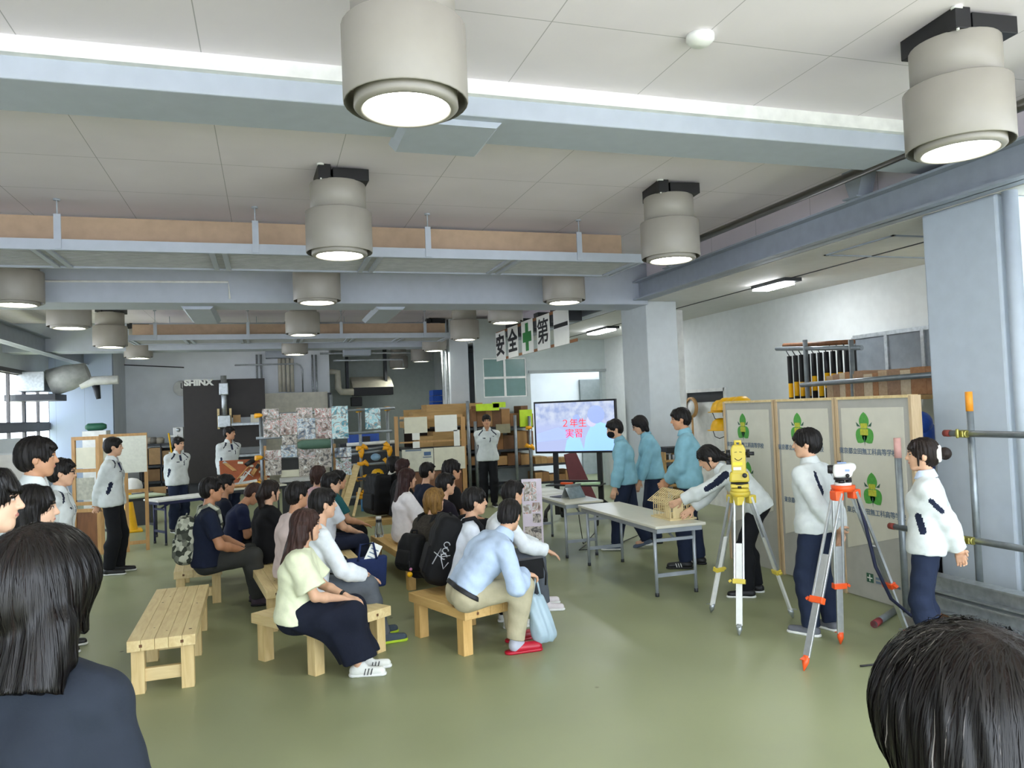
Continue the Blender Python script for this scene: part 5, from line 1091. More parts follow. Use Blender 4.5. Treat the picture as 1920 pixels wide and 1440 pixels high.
    # ---------------------------------------------------------------- body
    def torso(m, k=.05):
        g = G(k*s); f = fat
        for q in (-1, 1):
            g.rc(P+B1[:, 0]*q*.07*s*f, P+B1[:, 0]*q*.055*s*f+B1[:, 2]*.13*s, .105*s*f+m, .092*s*f+m)
            g.rc(P+B1[:, 0]*q*.055*s*f+B1[:, 2]*.13*s, Cc+B2[:, 0]*q*.07*s*f+B2[:, 2]*.06*s, .092*s*f+m, (.098 if fem else .106)*s*f+m)
            g.rc(Cc+B2[:, 0]*q*.07*s+B2[:, 2]*.06*s, N-B2[:, 2]*.125*s+B2[:, 0]*q*.082*s*f, .10*s*f+m, .076*s*f+m)
            g.rc(N-B2[:, 2]*.048*s-B2[:, 1]*.008, sh[q]+B2[:, 2]*.002, .044*s+m, .044*s*w+m)
        if fem: 
            for q in (-1, 1): g.ell(Cc+B2[:, 0]*q*.065*s+B2[:, 2]*.05*s+B2[:, 1]*.062*s, A_(.055, .052, .058)*s+m)
        return g
    def arm(k, m, a0=0., a1=1., j=.022, loose=0.):
        S0, E0, W0 = arms[k][:3]; g = G(.02, j); ww = w*fat**.5
        g.rc(S0, E0, .050*s*ww+m, .040*s*ww+m+loose*.5); g.rc(E0, E0+(W0-E0)*.35, .040*s*ww+m+loose*.5, .041*s*ww+m+loose); g.rc(E0+(W0-E0)*.35, W0, .041*s*ww+m+loose, .027*s*ww+m+loose); return g
    def leg(k, m, loose=0., j=.03):
        hj, kn, an, fy = legs[k]; g = G(.03, j); f = fat
        g.rc(hj, kn, .082*s*f+m, .056*s*f+m+loose*.5); cm = kn+(an-kn)*.3-(A_(0, 1, 0) if abs((an-kn)[2]) > .2 else A_(0, 0, 1))*.012
        g.rc(kn, cm, .054*s+m+loose*.5, .053*s+m+loose); g.rc(cm, an, .053*s+m+loose, .036*s+m+loose); return g
    hq = lambda v: Hc+HR @ (np.asarray(v, float)*hs)
    def headg(extra=0.):
        g = G(.022*hs, .018); fr = lambda *v: A_(*v)*hs+extra
        g.ell(hq((0, -.012, .028)), fr(.076, .096, .088), HR); g.ell(hq((0, .022, -.035)), fr(.062, .070, .082), HR)
        g.rc(hq((0, .058, -.098)), hq((0, .062, -.092)), .022*hs); 
        for q in (-1, 1): g.rc(hq((q*.052, .0, -.05)), hq((q*.022, .06, -.092)), .018*hs, .016*hs)
        for q in (-1, 1): g.rc(hq((q*.012, .086, .024)), hq((q*.042, .076, .022)), .010*hs, .008*hs)
        g.rc(hq((0, .088, .012)), hq((0, .106, -.028)), .008*hs, .012*hs, k=.01)
        for q in (-1, 1): g.ell(hq((q*.012, .094, -.03)), fr(.009, .010, .008), HR, k=.008)
        g.ell(hq((0, .088, -.058)), fr(.022, .010, .009), HR, k=.008)
        for q in (-1, 1): g.subk(G(.01).ell(hq((q*.032, .098, .004)), A_(.017, .016, .011)*hs, HR), .012)
        e = G(.004, .003)
        for q in (-1, 1):
            e.ell(hq((q*.031, .076, .003)), fr(.014, .013, .011), HR)
            e.ell(hq((q*.077, -.012, -.012)), fr(.010, .020, .031), rot(0, 0, 0) if 0 else HR, k=.008)
        return g, e
    tg = torso(0.); ng = G(.02, .025).rc(N-nd*.05*s, hq((0, -.015, -.06)), (.050 if fem else .056)*s, .048*s*w)
    hg, eg = headg()
    gs = [tg, ng, hg, eg]
    for k in (-1, 1): gs += [leg(k, 0.), arm(k, 0.)]
    hands = []
    for k in (-1, 1):
        S0, E0, W0, hd, cu = arms[k]; hd = unit(hd)
        pn = sp.get('palm'+('L' if k < 0 else 'R'), None); pn = A_(*pn) if pn is not None else (A_(0, -.2, -1) if sit else A_(-k, .1, 0)*1.); pn = unit(pn-hd*(pn@hd)); sd = np.cross(hd, pn)*(-k)   # towards the thumb
        if sit and (A_(-k, 0, 0) @ sd) < 0: sd = -sd
        g = G(.012*s, .012); q = lambda a, b, c: W0+hd*a*s+sd*b*s+pn*c*s
        for b in (-.026, -.009, .009, .026): g.rc(q(.0, b*.55, 0), q(.085, b, .002), .015*s*w, .0135*s*w)
        for b, L in ((.030, .070), (.011, .079), (-.009, .073), (-.028, .056)):
            a1, a2, a3 = cu*.5, cu*1.2, cu*1.7
            p0 = q(.088, b, .002); c1 = p0+(hd*math.cos(a1)+pn*math.sin(a1)+sd*b*1.2)*L*.48*s; c2 = c1+(hd*math.cos(a2)+pn*math.sin(a2))*L*.30*s; c3 = c2+(hd*math.cos(a3)+pn*math.sin(a3))*L*.22*s
            g.rc(p0, c1, .0105*s*w, .0095*s*w, k=.004); g.rc(c1, c2, .0095*s*w, .0088*s*w, k=.004); g.rc(c2, c3, .0088*s*w, .0078*s*w, k=.004)
        t0 = q(.022, .026, .004); t1 = t0+(hd*.62+sd*.62+pn*.35)*.045*s; t2 = t1+(hd*.9+sd*.15+pn*.35)*.034*s
        g.rc(t0, t1, .014*s*w, .0115*s*w, k=.008); g.rc(t1, t2, .0115*s*w, .0095*s*w, k=.004); hands.append(g); gs.append(g)
    for k in (-1, 1):
        hj, kn, an, fy = legs[k]; fd = rot(fy, 0, 0)[:, 1]; gs.append(G(.02, .02).rc(an-A_(0, 0, .03*s), an+fd*.13*s-A_(0, 0, .045*s), .036*s, .026*s))
    hc_ = sp.get('hair', 'black'); hm = M_.hair[hc_]
    def paint(C):
        q = (C-Hc) @ HR/hs; o = np.zeros(len(C), int); ax = np.abs(q[:, 0])
        fr_ = q[:, 1] > .05
        o[fr_ & (q[:, 1] > .066) & (((ax-.032)/.0125)**2+((q[:, 2]-.003)/.0055)**2 < 1)] = 3
        o[fr_ & (((ax-.0305)/.0075)**2+((q[:, 2]-.003)/.0068)**2 < 1)] = 1
        o[fr_ & (np.abs(ax-.031) < .017) & (np.abs(q[:, 2]-.0095) < .0026)] = 1
        o[fr_ & (np.abs(ax-.031) < .021) & (np.abs(q[:, 2]-.026-(.031-ax)*.0) < .0048)] = 1
        o[fr_ & ((q[:, 0]/.024)**2+((q[:, 2]+.058)/.0075)**2 < 1)] = 2
        return o
    body = skin_obj('body', F(*gs), h*.9, [M_.skin[sp.get('skin', 0)], M_.eye, M_.lip, M_.eyew], r, paint)
    # ---------------------------------------------------------------- hair
    st = sp.get('cut', 'short'); hq2 = G(.02*hs, .03)
    ex = sp.get('hv', 0.)
    hq2.ell(hq((0, -.014, .032)), A_(.087+ex, .107+ex, .099+ex)*hs, HR)
    hq2.ell(hq((0, -.045, -.012)), A_(.078+ex, .072+ex, .078)*hs, HR)
    fz = sp.get('fringe', .044)
    fc = G(.0).ell(hq((0, .135, fz-.098)), A_(.098, .098, .10)*hs, HR)
    hq2.subk(fc, .012)
    if st in ('short', 'crop', 'mop'):
        for q in (-1, 1): hq2.subk(G(0).ell(hq((q*.09, -.0, -.035)), A_(.034, .036, .048 if st != 'mop' else .034)*hs, HR), .01)
        hq2.plane(hq((0, -.06, -.085 if st != 'crop' else -.06)), HR @ A_(0, .35, -1))
        if st != 'crop':
            for x in (-.05, -.025, 0, .025, .05): hq2.rc(hq((x, .055, .10-abs(x)*.3)), hq((x*1.15+.006, .100-abs(x)*.35, fz+.012+.1*abs(x))), .016*hs, .009*hs)
    if st == 'cap':
        hq2.ell(hq((0, -.03, -.02)), A_(.09, .09, .10)*hs, HR).plane(hq((0, -.05, -.12)), HR @ A_(0, .1, -1))
    if st == 'bob':
        for q in (-1, 1): hq2.rc(hq((q*.076, -.01, .02)), hq((q*.074, .0, -.085)), .026*hs, .02*hs).rc(hq((q*.05, -.06, .0)), hq((q*.05, -.055, -.10)), .04*hs, .034*hs)
        hq2.rc(hq((-.05, .06, .095)), hq((-.05, .085, .045)), .016*hs, .01*hs).rc(hq((.03, .06, .1)), hq((.05, .08, .045)), .016*hs, .01*hs)
    if st in ('long', 'ponytail', 'bun', 'longfront'):
        for x in (-.05, -.02, .02, .05): hq2.rc(hq((x, .055, .10-abs(x)*.3)), hq((x*1.25, .094-abs(x)*.4, fz+.008)), .015*hs, .008*hs)
        for q in (-1, 1): hq2.rc(hq((q*.078, .02, .03)), hq((q*.076, .03, -.10 if st != 'bun' else -.075)), .014*hs, .006*hs)
    tail = sp.get('tail')
    if st in ('long', 'longfront'):
        L = sp.get('len', .34); dn = A_(0, 0, -1.); back = unit(B2[:, 1]*-1)
        hw = sp.get('hw', 1.)
        for x in (-.06*hw, -.02*hw, .02*hw, .06*hw):
            a = hq((x*.9, -.06, .0)); b = hq((x, -.072, -.09)); c = N+B2[:, 0]*x*1.3+back*(.085+sp.get('hb', 0))*s-B2[:, 2]*(L-.16)*s; hq2.rc(a, b, .046*hs, .044*hs).rc(b, c, .044*hs, .030*hs)
        if sp.get('slab'):
            sw_ = sp['slab']; ct = hq((0, -.075, -.06)); bt = N+back*(.085+sp.get('hb', 0))*s-B2[:, 2]*(L-.16)*s; ax_ = unit(ct-bt); ln = np.linalg.norm(ct-bt); xx_ = B2[:, 0]; yy_ = np.cross(ax_, xx_); hq2.box((ct+bt)/2-ax_*.02, A_(sw_, .05*hs, ln/2+.06), np.stack([xx_, yy_, ax_], 1), .045); hq2.plane(bt, -ax_)
        for q in (-1, 1):
            b = hq((q*.07, -.03, -.08)); hq2.rc(hq((q*.072, -.02, .0)), b, .028*hs, .03*hs).rc(b, N+B2[:, 0]*q*.11*s+back*.03*s-B2[:, 2]*(L-.22)*s+B2[:, 1]*sp.get('hf', .0), .03*hs, .02*hs)
    if st == 'bun':
        b = sp.get('bunat', (0, -.145, .01)); hq2.ell(hq(b), A_(.045, .042, .045)*hs, HR, k=.008)
    if st == 'ponytail':
        pts = sp.get('tailpts', [(0, -.10, .03), (0, -.13, -.04), (0, -.10, -.16), (.0, -.075, -.25)])
        for i in range(len(pts)-1): hq2.rc(hq(pts[i]), hq(pts[i+1]), (.028, .036, .034, .03)[min(i, 3)]*hs, (.036, .034, .03, .012)[min(i, 3)]*hs)
    wa = sp.get('rough', .003)
    def wv(Pp):
        q = (Pp-Hc) @ HR/hs; th = np.arctan2(q[:, 0], -q[:, 1]+.02); return wa*(np.sin(th*23+q[:, 2]*14)+.7*np.sin(th*41-q[:, 2]*22+1)) + (wa*1.2*np.sin(q[:, 0]*70)*np.sin(q[:, 1]*63+1)*np.sin(q[:, 2]*58) if st in ('short', 'crop', 'mop') else 0)
    hq2.warp(wv)
    ho = skin_obj('hair', F(hq2), max(.004, h*.8), hm, r)
    if sp.get('strands'): strands(F(hq2), ho, hq, HR, hs, sp)
    if st == 'bun':
        b = A_(*sp.get('bunat', (0, -.145, .01))); sc = G(.01); c = A_(0, b[1]+.042, b[2])
        for i in range(14):
            a0, a1 = 2*math.pi*i/14, 2*math.pi*(i+1)/14; f_ = lambda a: hq(c+A_(.042*math.cos(a), 0, .046*math.sin(a))); sc.rc(f_(a0), f_(a1), (.016+.004*(i % 2))*hs)
        skin_obj('scrunchie', F(sc), .005, cloth('cream_scrunchie', 'efe9df'), r)
    # ---------------------------------------------------------------- clothes
    tp = sp.get('top', {}); m = tp.get('m', .018); sl = tp.get('sleeve', 'long')
    tgs = torso(m); up1 = B1[:, 2]; hem = tp.get('hem', -.06 if not sit else -.045)
    if hem < -.03:
        for q in (-1, 1): tgs.rc(P+B1[:, 0]*q*.075*s*fat-A_(0, 0, .0), P+B1[:, 0]*q*.075*s*fat+up1*hem*s, .105*s*fat+m, .105*s*fat+m)
    tgs.plane(P+up1*hem*s, -up1)
    tgr = [tgs]
    for k in (-1, 1):
        S0, E0, W0 = arms[k][:3]
        if sl == 'long': g = arm(k, m*.85, loose=tp.get('loose', .008)); d = unit(W0-E0); g.plane(W0-d*.012, d)
        elif sl == 'none': continue
        else:
            g = G(.02, .025); e = S0+(E0-S0)*tp.get('sl', .72); d = unit(E0-S0); g.rc(S0, e+d*.05, .052*s+m, .058*s+m+tp.get('flare', .0)); g.plane(e, d)
        tgr.append(g)
    ft = F(*tgr); neck = G(.0).rc(N-nd*.01*s, N+nd*.2*s, tp.get('neck', .062)*s); 
    if tp.get('vneck'): neck.rc(N, N+B2[:, 1]*.10*s-B2[:, 2]*.08*s, .05*s, .015*s)
    ft.cuts.append(lambda Pp, d: -smin(-d, neck(Pp), .008))
    wr_ = tp.get('wr', .0036)
    ft.cuts.append(lambda Pp, d: d+wr_*(np.sin(Pp[:, 2]*46+Pp[:, 0]*21+np.sin(Pp[:, 1]*33)*1.6)*np.sin(Pp[:, 1]*30+Pp[:, 2]*17+.7)))
    acc = tp.get('accent'); tm_ = [tp['mat']]
    segs = []
    if acc:
        tm_.append(acc['mat'])
        fw, up, rt = B2[:, 1], B2[:, 2], B2[:, 0]
        for nm in acc['at']:
            for k in (-1, 1):
                S0, E0, W0 = arms[k][:3]; o = rt*k
                if nm == 'back': segs += [(S0-o*.055*s+up*.01, S0-o*.045*s-up*.10*s, .010, fw, -1), (S0-o*.045*s-up*.10*s, S0-o*.075*s-up*.17*s, .017, fw, -1)]
                if nm == 'arm': segs += [(S0+(E0-S0)*.30-fw*.0, S0+(E0-S0)*.62-fw*.028*s, .013, o, 1)]
                if nm == 'backwide': segs += [(S0-o*.02*s+up*.02, S0+(E0-S0)*.45, .030, o, 1), (S0+(E0-S0)*.45, S0+(E0-S0)*.85, .024, o, 1)]
                if nm == 'under': segs += [(S0-up*.20*s+fw*.05*s-o*.03, S0-up*.31*s+fw*.02*s-o*.03, .020, o, 1)]
                if nm == 'shoulder': segs += [(N+o*.075*s-up*.0, S0-o*.02*s, .008, fw, 1)]
                if nm == 'chest' and k > 0: segs += [(Cc-rt*.060*s+up*.11*s, Cc-rt*.045*s+up*.03*s, .004, fw, 1), (Cc+rt*.045*s+up*.10*s, Cc+rt*.09*s+up*.105*s, .004, fw, 1), (Cc-rt*.10*s+up*.135*s, Cc-rt*.12*s+up*.135*s, .004, fw, 1)]
                if nm == 'zip' and k > 0: segs += [(N, P+up1*hem*s, .0025, fw, 1)]
    def pt2(C):
        o = np.zeros(len(C), int)
        for a, b, rr, ax_, sg in segs:
            sd_ = ((C-(a+b)/2)@ax_)*sg; fl2 = lambda q: q-np.outer(q@ax_, ax_) if q.ndim > 1 else q-ax_*(q@ax_)
            ab = fl2(b-a); q = fl2(C-a); t = np.clip((q@ab)/(ab@ab+1e-9), 0, 1); lim = .0 if ax_ is not None else 0
            o[(np.linalg.norm(q-t[:, None]*ab, axis=1) < rr+.003) & (sd_ > .02) & (sd_ < .22)] = 1
        return o
    skin_obj(tp.get('name', 'jacket'), ft, hc, tm_, r, pt2 if segs else None)
    if tp.get('collar'):
        c0 = N+nd*.022*s+B2[:, 1]*.006; ax = unit(nd); cg = G(.0)
        u = unit(np.cross(ax, A_(0, 1, 0.01))); v = np.cross(ax, u)
        hh, R0 = .030*s, .068*s
        class Col(G):
            def __call__(s_, Pp):
                q = Pp-c0; z = q@ax; rho = np.sqrt((q@u)**2+(q@v)**2); d2 = np.stack([np.abs(rho-R0+z*.32)-.005, np.abs(z)-hh], 1)
                d = np.sqrt((np.maximum(d2, 0)**2).sum(1))+np.minimum(d2.max(1), 0)-.003
                fr = q@B2[:, 1]; xx = np.abs(q@B2[:, 0]); return np.maximum(d, -(np.maximum(xx-.016-(z+hh)*.45, .03-fr)))
        cg = Col(); cg.p.append((None, c0-.1, c0+.1, 0)); skin_obj('collar', F(cg), max(.005, h*.8), tp['collar'], r)
    if tp.get('tie'):
        a = N+B2[:, 1]*.085*s-B2[:, 2]*.035*s; MB().beam(tuple(a), tuple(a+B2[:, 1]*.035*s-B2[:, 2]*.10*s), .035*s, .014, tuple(B2[:, 1])).build('necktie', tp['tie'], r, bevel=.004)
    lo = sp.get('low', {}); lm = lo.get('m', .014)
    if lo.get('skirt'):
        g = G(.09, .02); kk, aa = (legs[-1][1]+legs[1][1])/2, (legs[-1][2]+legs[1][2])/2
        for k in (-1, 1):
            hj, kn, an, fy = legs[k]; e = an+(kn-an)*lo.get('up', .12)
            g.rc(P+B1[:, 0]*k*.07*s+A_(0, 0, .03), hj+(kn-hj)*.4, .115*s, .105*s).rc(hj+(kn-hj)*.4, kn, .105*s, .085*s).rc(kn, e, .085*s, .10*s)
            g.rc(hj+(kn-hj)*.5-A_(0, 0, .05), e, .07*s, .11*s).rc(P+B1[:, 0]*k*.07*s, P+B1[:, 0]*k*.06*s+B1[:, 2]*.07*s, .118*s, .095*s)
        g.plane(aa+(kk-aa)*lo.get('up', .12), aa-kk).warp(lambda Pp: .006*np.sin(Pp[:, 0]*55+Pp[:, 1]*24))
        g.plane((0, 0, .012), (0, 0, -1)); skin_obj('skirt', F(g), hc, lo['mat'], r)
    else:
        gp = G(.05, .03)
        for k in (-1, 1): gp.rc(P+B1[:, 0]*k*.07*s*fat-A_(0, 0, .0), P+B1[:, 0]*k*.065*s*fat+B1[:, 2]*.07*s, .104*s*fat+lm, .096*s*fat+lm)
        gg = [gp]
        for k in (-1, 1): 
            g = leg(k, lm, lo.get('loose', .012)); hj, kn, an, fy = legs[k]; d = unit(an-kn); g.plane(an+d*lo.get('drop', .0)*s, d); gg.append(g)
        fp = F(*gg); fp.cuts.append(lambda Pp, d: d+.003*np.sin(Pp[:, 2]*48+Pp[:, 0]*20)*np.sin(Pp[:, 1]*40+1))
        skin_obj('trousers', fp, hc, lo['mat'], r)
    if sp.get('belt'):
        class Blt(G):
            def __call__(s_, Pp): z = np.abs((Pp-P-B1[:, 2]*.022*s)@B1[:, 2])-.018; return np.maximum(z, torso(lm+.013)(Pp))
        bg_ = Blt(); bg_.p.append((None, P-.22, P+.22, 0)); skin_obj('belt', F(bg_), .006, sp['belt'], r)
    shm = sp.get('shoe', (M_.black, M_.white))
    for k in (-1, 1):
        hj, kn, an, fy = legs[k]; fd = rot(fy, 0, 0)[:, 1]; a0 = A_(an[0], an[1], an[2]-.075*s); pit = sp.get('heel'+('L' if k < 0 else 'R'), 0); fd3 = unit(fd+A_(0, 0, -pit))
        g = G(.03, .02).rc(a0-fd*.035*s+A_(0, 0, .043*s), a0+fd3*.17*s+A_(0, 0, .034*s), .040*s, .032*s).rc(a0-fd*.01+A_(0, 0, .05*s), a0+fd*.02+A_(0, 0, .085*s), .038*s, .036*s)
        if sp.get('slipper'): g = G(.03, .02).rc(a0+fd*.02+A_(0, 0, .040), a0+fd3*.17*s+A_(0, 0, .034*s), .044*s, .036*s)
        g.plane(a0+A_(0, 0, .012), (fd*0+A_(0, 0, -1)) if not pit else -np.cross(rot(fy, 0, 0)[:, 0], fd3)); sh_ = skin_obj('shoe', F(g), max(.006, h), shm[0], r)
        sg = G(.02).rc(a0-fd*.04*s+A_(0, 0, .012), a0+fd3*.175*s+A_(0, 0, .012), .042*s, .036*s); sg.plane(a0+A_(0, 0, .024), (0, 0, 1)) if not pit else sg.plane(a0+A_(0, 0, .024), np.cross(rot(fy, 0, 0)[:, 0], fd3))
        sg.plane(a0+A_(0, 0, .0), (0, 0, -1)); skin_obj('sole', F(sg), max(.006, h), shm[1], sh_)
        if sp.get('sock'):
            skin_obj('sock', F(G(.02).rc(a0+fd*.06+A_(0, 0, .05), a0+A_(0, 0, .06), .034*s, .045*s).rc(a0+A_(0, 0, .06), an+(kn-an)*.25, .042*s, .042*s)), max(.006, h), sp['sock'], r)
        if sp.get('stripes'):
            sdv = rot(fy, 0, 0)[:, 0]
            for t in (.045, .07, .095):
                for sg_ in (-1, 1): b = MB(); c = a0+fd*t*s+sdv*sg_*.039*s+A_(0, 0, .042*s); b.beam(tuple(c-A_(0, 0, .022)), tuple(c+A_(0, 0, .02)+fd*.012-sdv*sg_*.008), .012, .006, tuple(fd)).build('stripe', sp.get('stripem', M_.white), sh_)
    if sp.get('glasses'):
        b = MB()
        for q in (-1, 1):
            b.tube([tuple(hq((q*.032+.023*math.cos(t), .100-.006*abs(math.cos(t)), .002+.018*math.sin(t)))) for t in np.linspace(0, 2*math.pi, 17)], .0028, 6, False); b.tube([tuple(hq((q*.055, .096, .006))), tuple(hq((q*.078, .0, .006)))], .0025, 6)
        b.tube([tuple(hq((-.009, .103, .006))), tuple(hq((.009, .103, .006)))], .0025, 6); b.build('eyeglasses', M_.black, r)
    if sp.get('mask'):
        g = G(.02).ell(hq((0, .045, -.055)), A_(.068, .072, .058)*hs, HR); g.sub(G(.0).ell(hq((0, .0, -.03)), A_(.07, .06, .2)*hs, HR)); skin_obj('face_mask', F(g), .006, sp['mask'], r)
    if sp.get('band'):
        k = sp['band']; S0, E0, W0 = arms[k][:3]; d = unit(W0-E0); c = W0-d*.03; MB().tube([tuple(c-d*.012), tuple(c+d*.012)], .034*s*w, 14).build('wristband', M_.black, r, bevel=.003)
    if sp.get('clip'):
        p = hq((.0, -.10, .005)); MB().cbox(tuple(p), (.05, .03, .03)).build('hair_clip', M_.black, r, bevel=.006)
    return Kw
def toworld(K, v): return Vector(K['RZ'] @ np.asarray(v, float)+K['loc'])
# ================================================================== people
T_ = cloth
WJ = T_('white_work_jacket', 'd3d8d7', .75); NVY = T_('navy_patch', '1b2238', .8); BJ = T_('light_blue_work_jacket', '86b6c6', .8); NP = T_('navy_trousers', '232c42', .85); BKP = T_('black_trousers', '17181c', .85); BK = T_('black_top', '141416', .9)
TIE = T_('navy_tie', '222a48', .6); WSH = T_('white_shirt', 'e9eef2', .8); GRP = T_('grey_trousers', '5b6067', .85); DGP = T_('dark_grey_trousers', '3c3d3b', .85); NVT = T_('navy_tshirt', '1b2235', .9)
WHS = (M_.black, M_.white)
jk = lambda acc, **k: dict(name='jacket', mat=WJ, m=.024, loose=.012, hem=-.07, collar=WJ, accent=dict(mat=NVY, at=acc), **k)
bj = dict(name='jacket', mat=BJ, m=.026, loose=.014, hem=-.07, collar=BJ)
M_.strand = [mat('hair_strand_dark', '120e0d', .38, var=0, spec=.4), mat('hair_strand_pale', '6b6560', .35, var=0)]
PEOPLE = []
def add(key, **k): PEOPLE.append((key, k))
def tee(mt, **k): return dict(dict(name='tshirt', mat=mt, sleeve='short', m=.016), **k)
def shirt(mt, **k): return dict(dict(name='shirt', mat=mt, m=.018), **k)
# --- standing students in white jackets
add('P5', pose='stand', at=(-1.90, 10.84), face=-6, h=1.70, head=(18, 0, 0), lean=(-2, 2), footL=(-.10, .03, 0), footR=(.10, -.03, 0), top=jk(('shoulder', 'chest', 'under', 'zip'), tie=TIE), low=dict(mat=BKP, loose=.02), hair='black', label='person in white work jacket and black trousers standing by the timber partition')
add('P3', pose='stand', px=(70, 858), face=4, h=1.80, head=(10, 0, 0), top=jk(('shoulder', 'back')), low=dict(mat=BKP), cut='mop', hv=.006, skin=1, label='person in white jacket with thick black hair at the left edge, before the whiteboard')
add('P4', pose='stand', px=(116, 886), face=-2, h=1.585, head=(12, -2, 0), top=jk(('shoulder', 'chest', 'zip')), low=dict(mat=BKP), cut='mop', glasses=True, label='person with glasses in white jacket, just behind the one with thick black hair')
add('P6', pose='stand', at=(-1.5, 14.3), face=-52, h=1.60, head=(22, 0, 0), top=jk(('shoulder', 'chest', 'under'), tie=TIE), low=dict(mat=NP, loose=.02), label='person in white jacket with hands behind back at the white folding table')
add('P7', pose='stand', at=(-.72, 15.3), face=-52, h=1.74, head=(25, 0, 0), top=jk(('shoulder', 'chest', 'under'), tie=TIE), low=dict(mat=NP), skin=1, label='person in white jacket behind the sloping tool board')
add('P8', pose='stand', at=(4.05, 14.37), face=-103, h=1.77, top=jk(('shoulder', 'chest', 'under')), low=dict(mat=BKP, loose=.016), cut='mop', fringe=.030, skin=1, label='person in white jacket facing the camera left of the big screen')
# --- light blue jackets
add('P9', pose='stand', at=(4.42, 9.08), face=150, h=1.68, lean=(4, 12), head=(14, -14, 0), L=((-.24, .14, .80), (0, .3, -1)), R=((.24, .10, .80), (0, .3, -1)), footL=(-.09, .16, 0), footR=(.10, -.22, .03, -6), heelR=.35, top=bj, low=dict(mat=NP, loose=.024), mask=T_('black_mask', '16161a'), cut='mop', shoe=(T_('slate_trainers', '5a6678'), M_.white), label='person in light blue jacket wearing a black face mask, stepping to the left')
add('P10', pose='stand', at=(4.95, 9.35), face=160, h=1.72, fem=True, lean=(4, 12), head=(-4, -24, 0), L=((-.22, .22, .84), (0, .3, -1)), R=((.2, .2, .84), (0, .3, -1)), top=bj, low=dict(mat=NP, loose=.022), cut='bob', glasses=True, shoe=(M_.black, M_.black), label='person in light blue jacket with glasses looking down, second of the three')
add('P11', pose='stand', at=(4.58, 7.78), face=146, h=1.80, lean=(0, 6), head=(4, -6, 0), L=((-.03, .24, .98), (.6, .6, -.3)), R=((.03, .26, .96), (-.6, .6, -.3)), footL=(-.12, .08, 0), footR=(.13, -.06, 0), top=bj, low=dict(mat=NP, loose=.024), cut='mop', shoe=(M_.black, M_.black), stripes='out', skin=1, label='tallest person in light blue jacket with clasped hands beside the panels')
# --- right hand group with the instruments
add('P12', pose='stand', at=(4.38, 6.40), face=145, h=1.63, fem=True, pel=(0, -.10, -.02), lean=(32, 56), head=(4, -30, 0), L=((-.22, .86, .80), (.25, 1, -.5), (-.6, -.2, -.7), .5), R=((.10, .60, .74), (0, .8, -.6)), top=jk(('backwide',)), low=dict(mat=BKP, loose=.016), cut='ponytail', tailpts=[(0, -.10, .03), (.0, -.12, -.06), (-.03, -.17, -.12), (-.05, -.26, -.16)], shoe=(M_.black, M_.white), footL=(-.11, .03, 0), footR=(.11, -.05, 0), label='person in white jacket bending over the table and steadying the house model')
add('P13', pose='stand', at=(4.15, 5.14), face=112, h=1.60, head=(22, 0, 0), footL=(-.12, .02, 0), footR=(.12, -.02, 0), top=jk(('back',)), low=dict(mat=NP, loose=.02), cut='mop', fringe=.03, hv=.004, R=((.10, -.16, .74), (-.3, -.1, -1)), L=((-.02, -.18, .86), (.8, 0, -.6)), shoe=(T_('grey_trainers', '6b6d73'), M_.white), label='person in white jacket seen from behind between the two survey tripods')
add('P14', pose='stand', at=(4.36, 4.26), face=130, h=1.53, fem=True, head=(4, 0, 0), lean=(-3, -2), L=((.0, -.20, .745), (.6, -.2, -.7), (-.5, -.9, 0)), R=((.04, -.19, .76), (-.6, -.2, -.7), (.5, -.9, 0)), top=dict(jk(('arm', 'under')), collar=T_('pale_blue_collar', 'c9d6ee')), low=dict(mat=NP), cut='bun', hair='dark', label='person in white jacket with a hair bun and cream scrunchie at the right')
# --- foreground
add('F1', pose='stand', px=(86, 1106), face=62, h=1.60, fem=True, head=(-6, 4, 0), arms='side', top=dict(name='blazer', mat=T_('charcoal_navy_blazer', '262c36', .85, var=.05), m=.026, hem=-.1, loose=.014, wr=.004), low=dict(mat=BKP), cut='long', len=.205, slab=.125, hb=.02, hv=.030, hair='dark', rough=.0012, strands=5000, strandm=M_.strand, pale=0, step=.016, sw=.0009, hf=-.02, label='person with long straight dark hair and navy blazer in the left foreground')
add('F2', pose='stand', px=(1818, 1400), face=88, h=1.595, head=(8, -6, 0), arms='side', top=shirt(WSH), low=dict(mat=BKP), cut='cap', hv=.006, hair='dark', rough=.0012, strands=5500, strandm=M_.strand, pale=.025, step=.012, crown=(.0, -.06, .12), label='dark haired person at the bottom right corner, only the head showing')
add('P1', pose='stand', px=(-24, 940), face=10, h=1.72, head=(4, 0, 0), arms='side', top=shirt(BK), low=dict(mat=BKP), cut='mop', rough=.0015, strands=1800, strandm=M_.strand, pale=0, fringe=.02, skin=2, label='person cut by the left edge of the picture, face in profile')
add('P2', pose='stand', px=(63, 955), face=25, h=1.57, fem=True, head=(-6, 0, 0), arms='side', top=dict(name='jacket', mat=BK, m=.02), low=dict(mat=BKP), cut='bob', rough=.0015, strands=1500, strandm=M_.strand, pale=0, skin=2, label='person in black with a short black bob at the left, behind the long haired one')
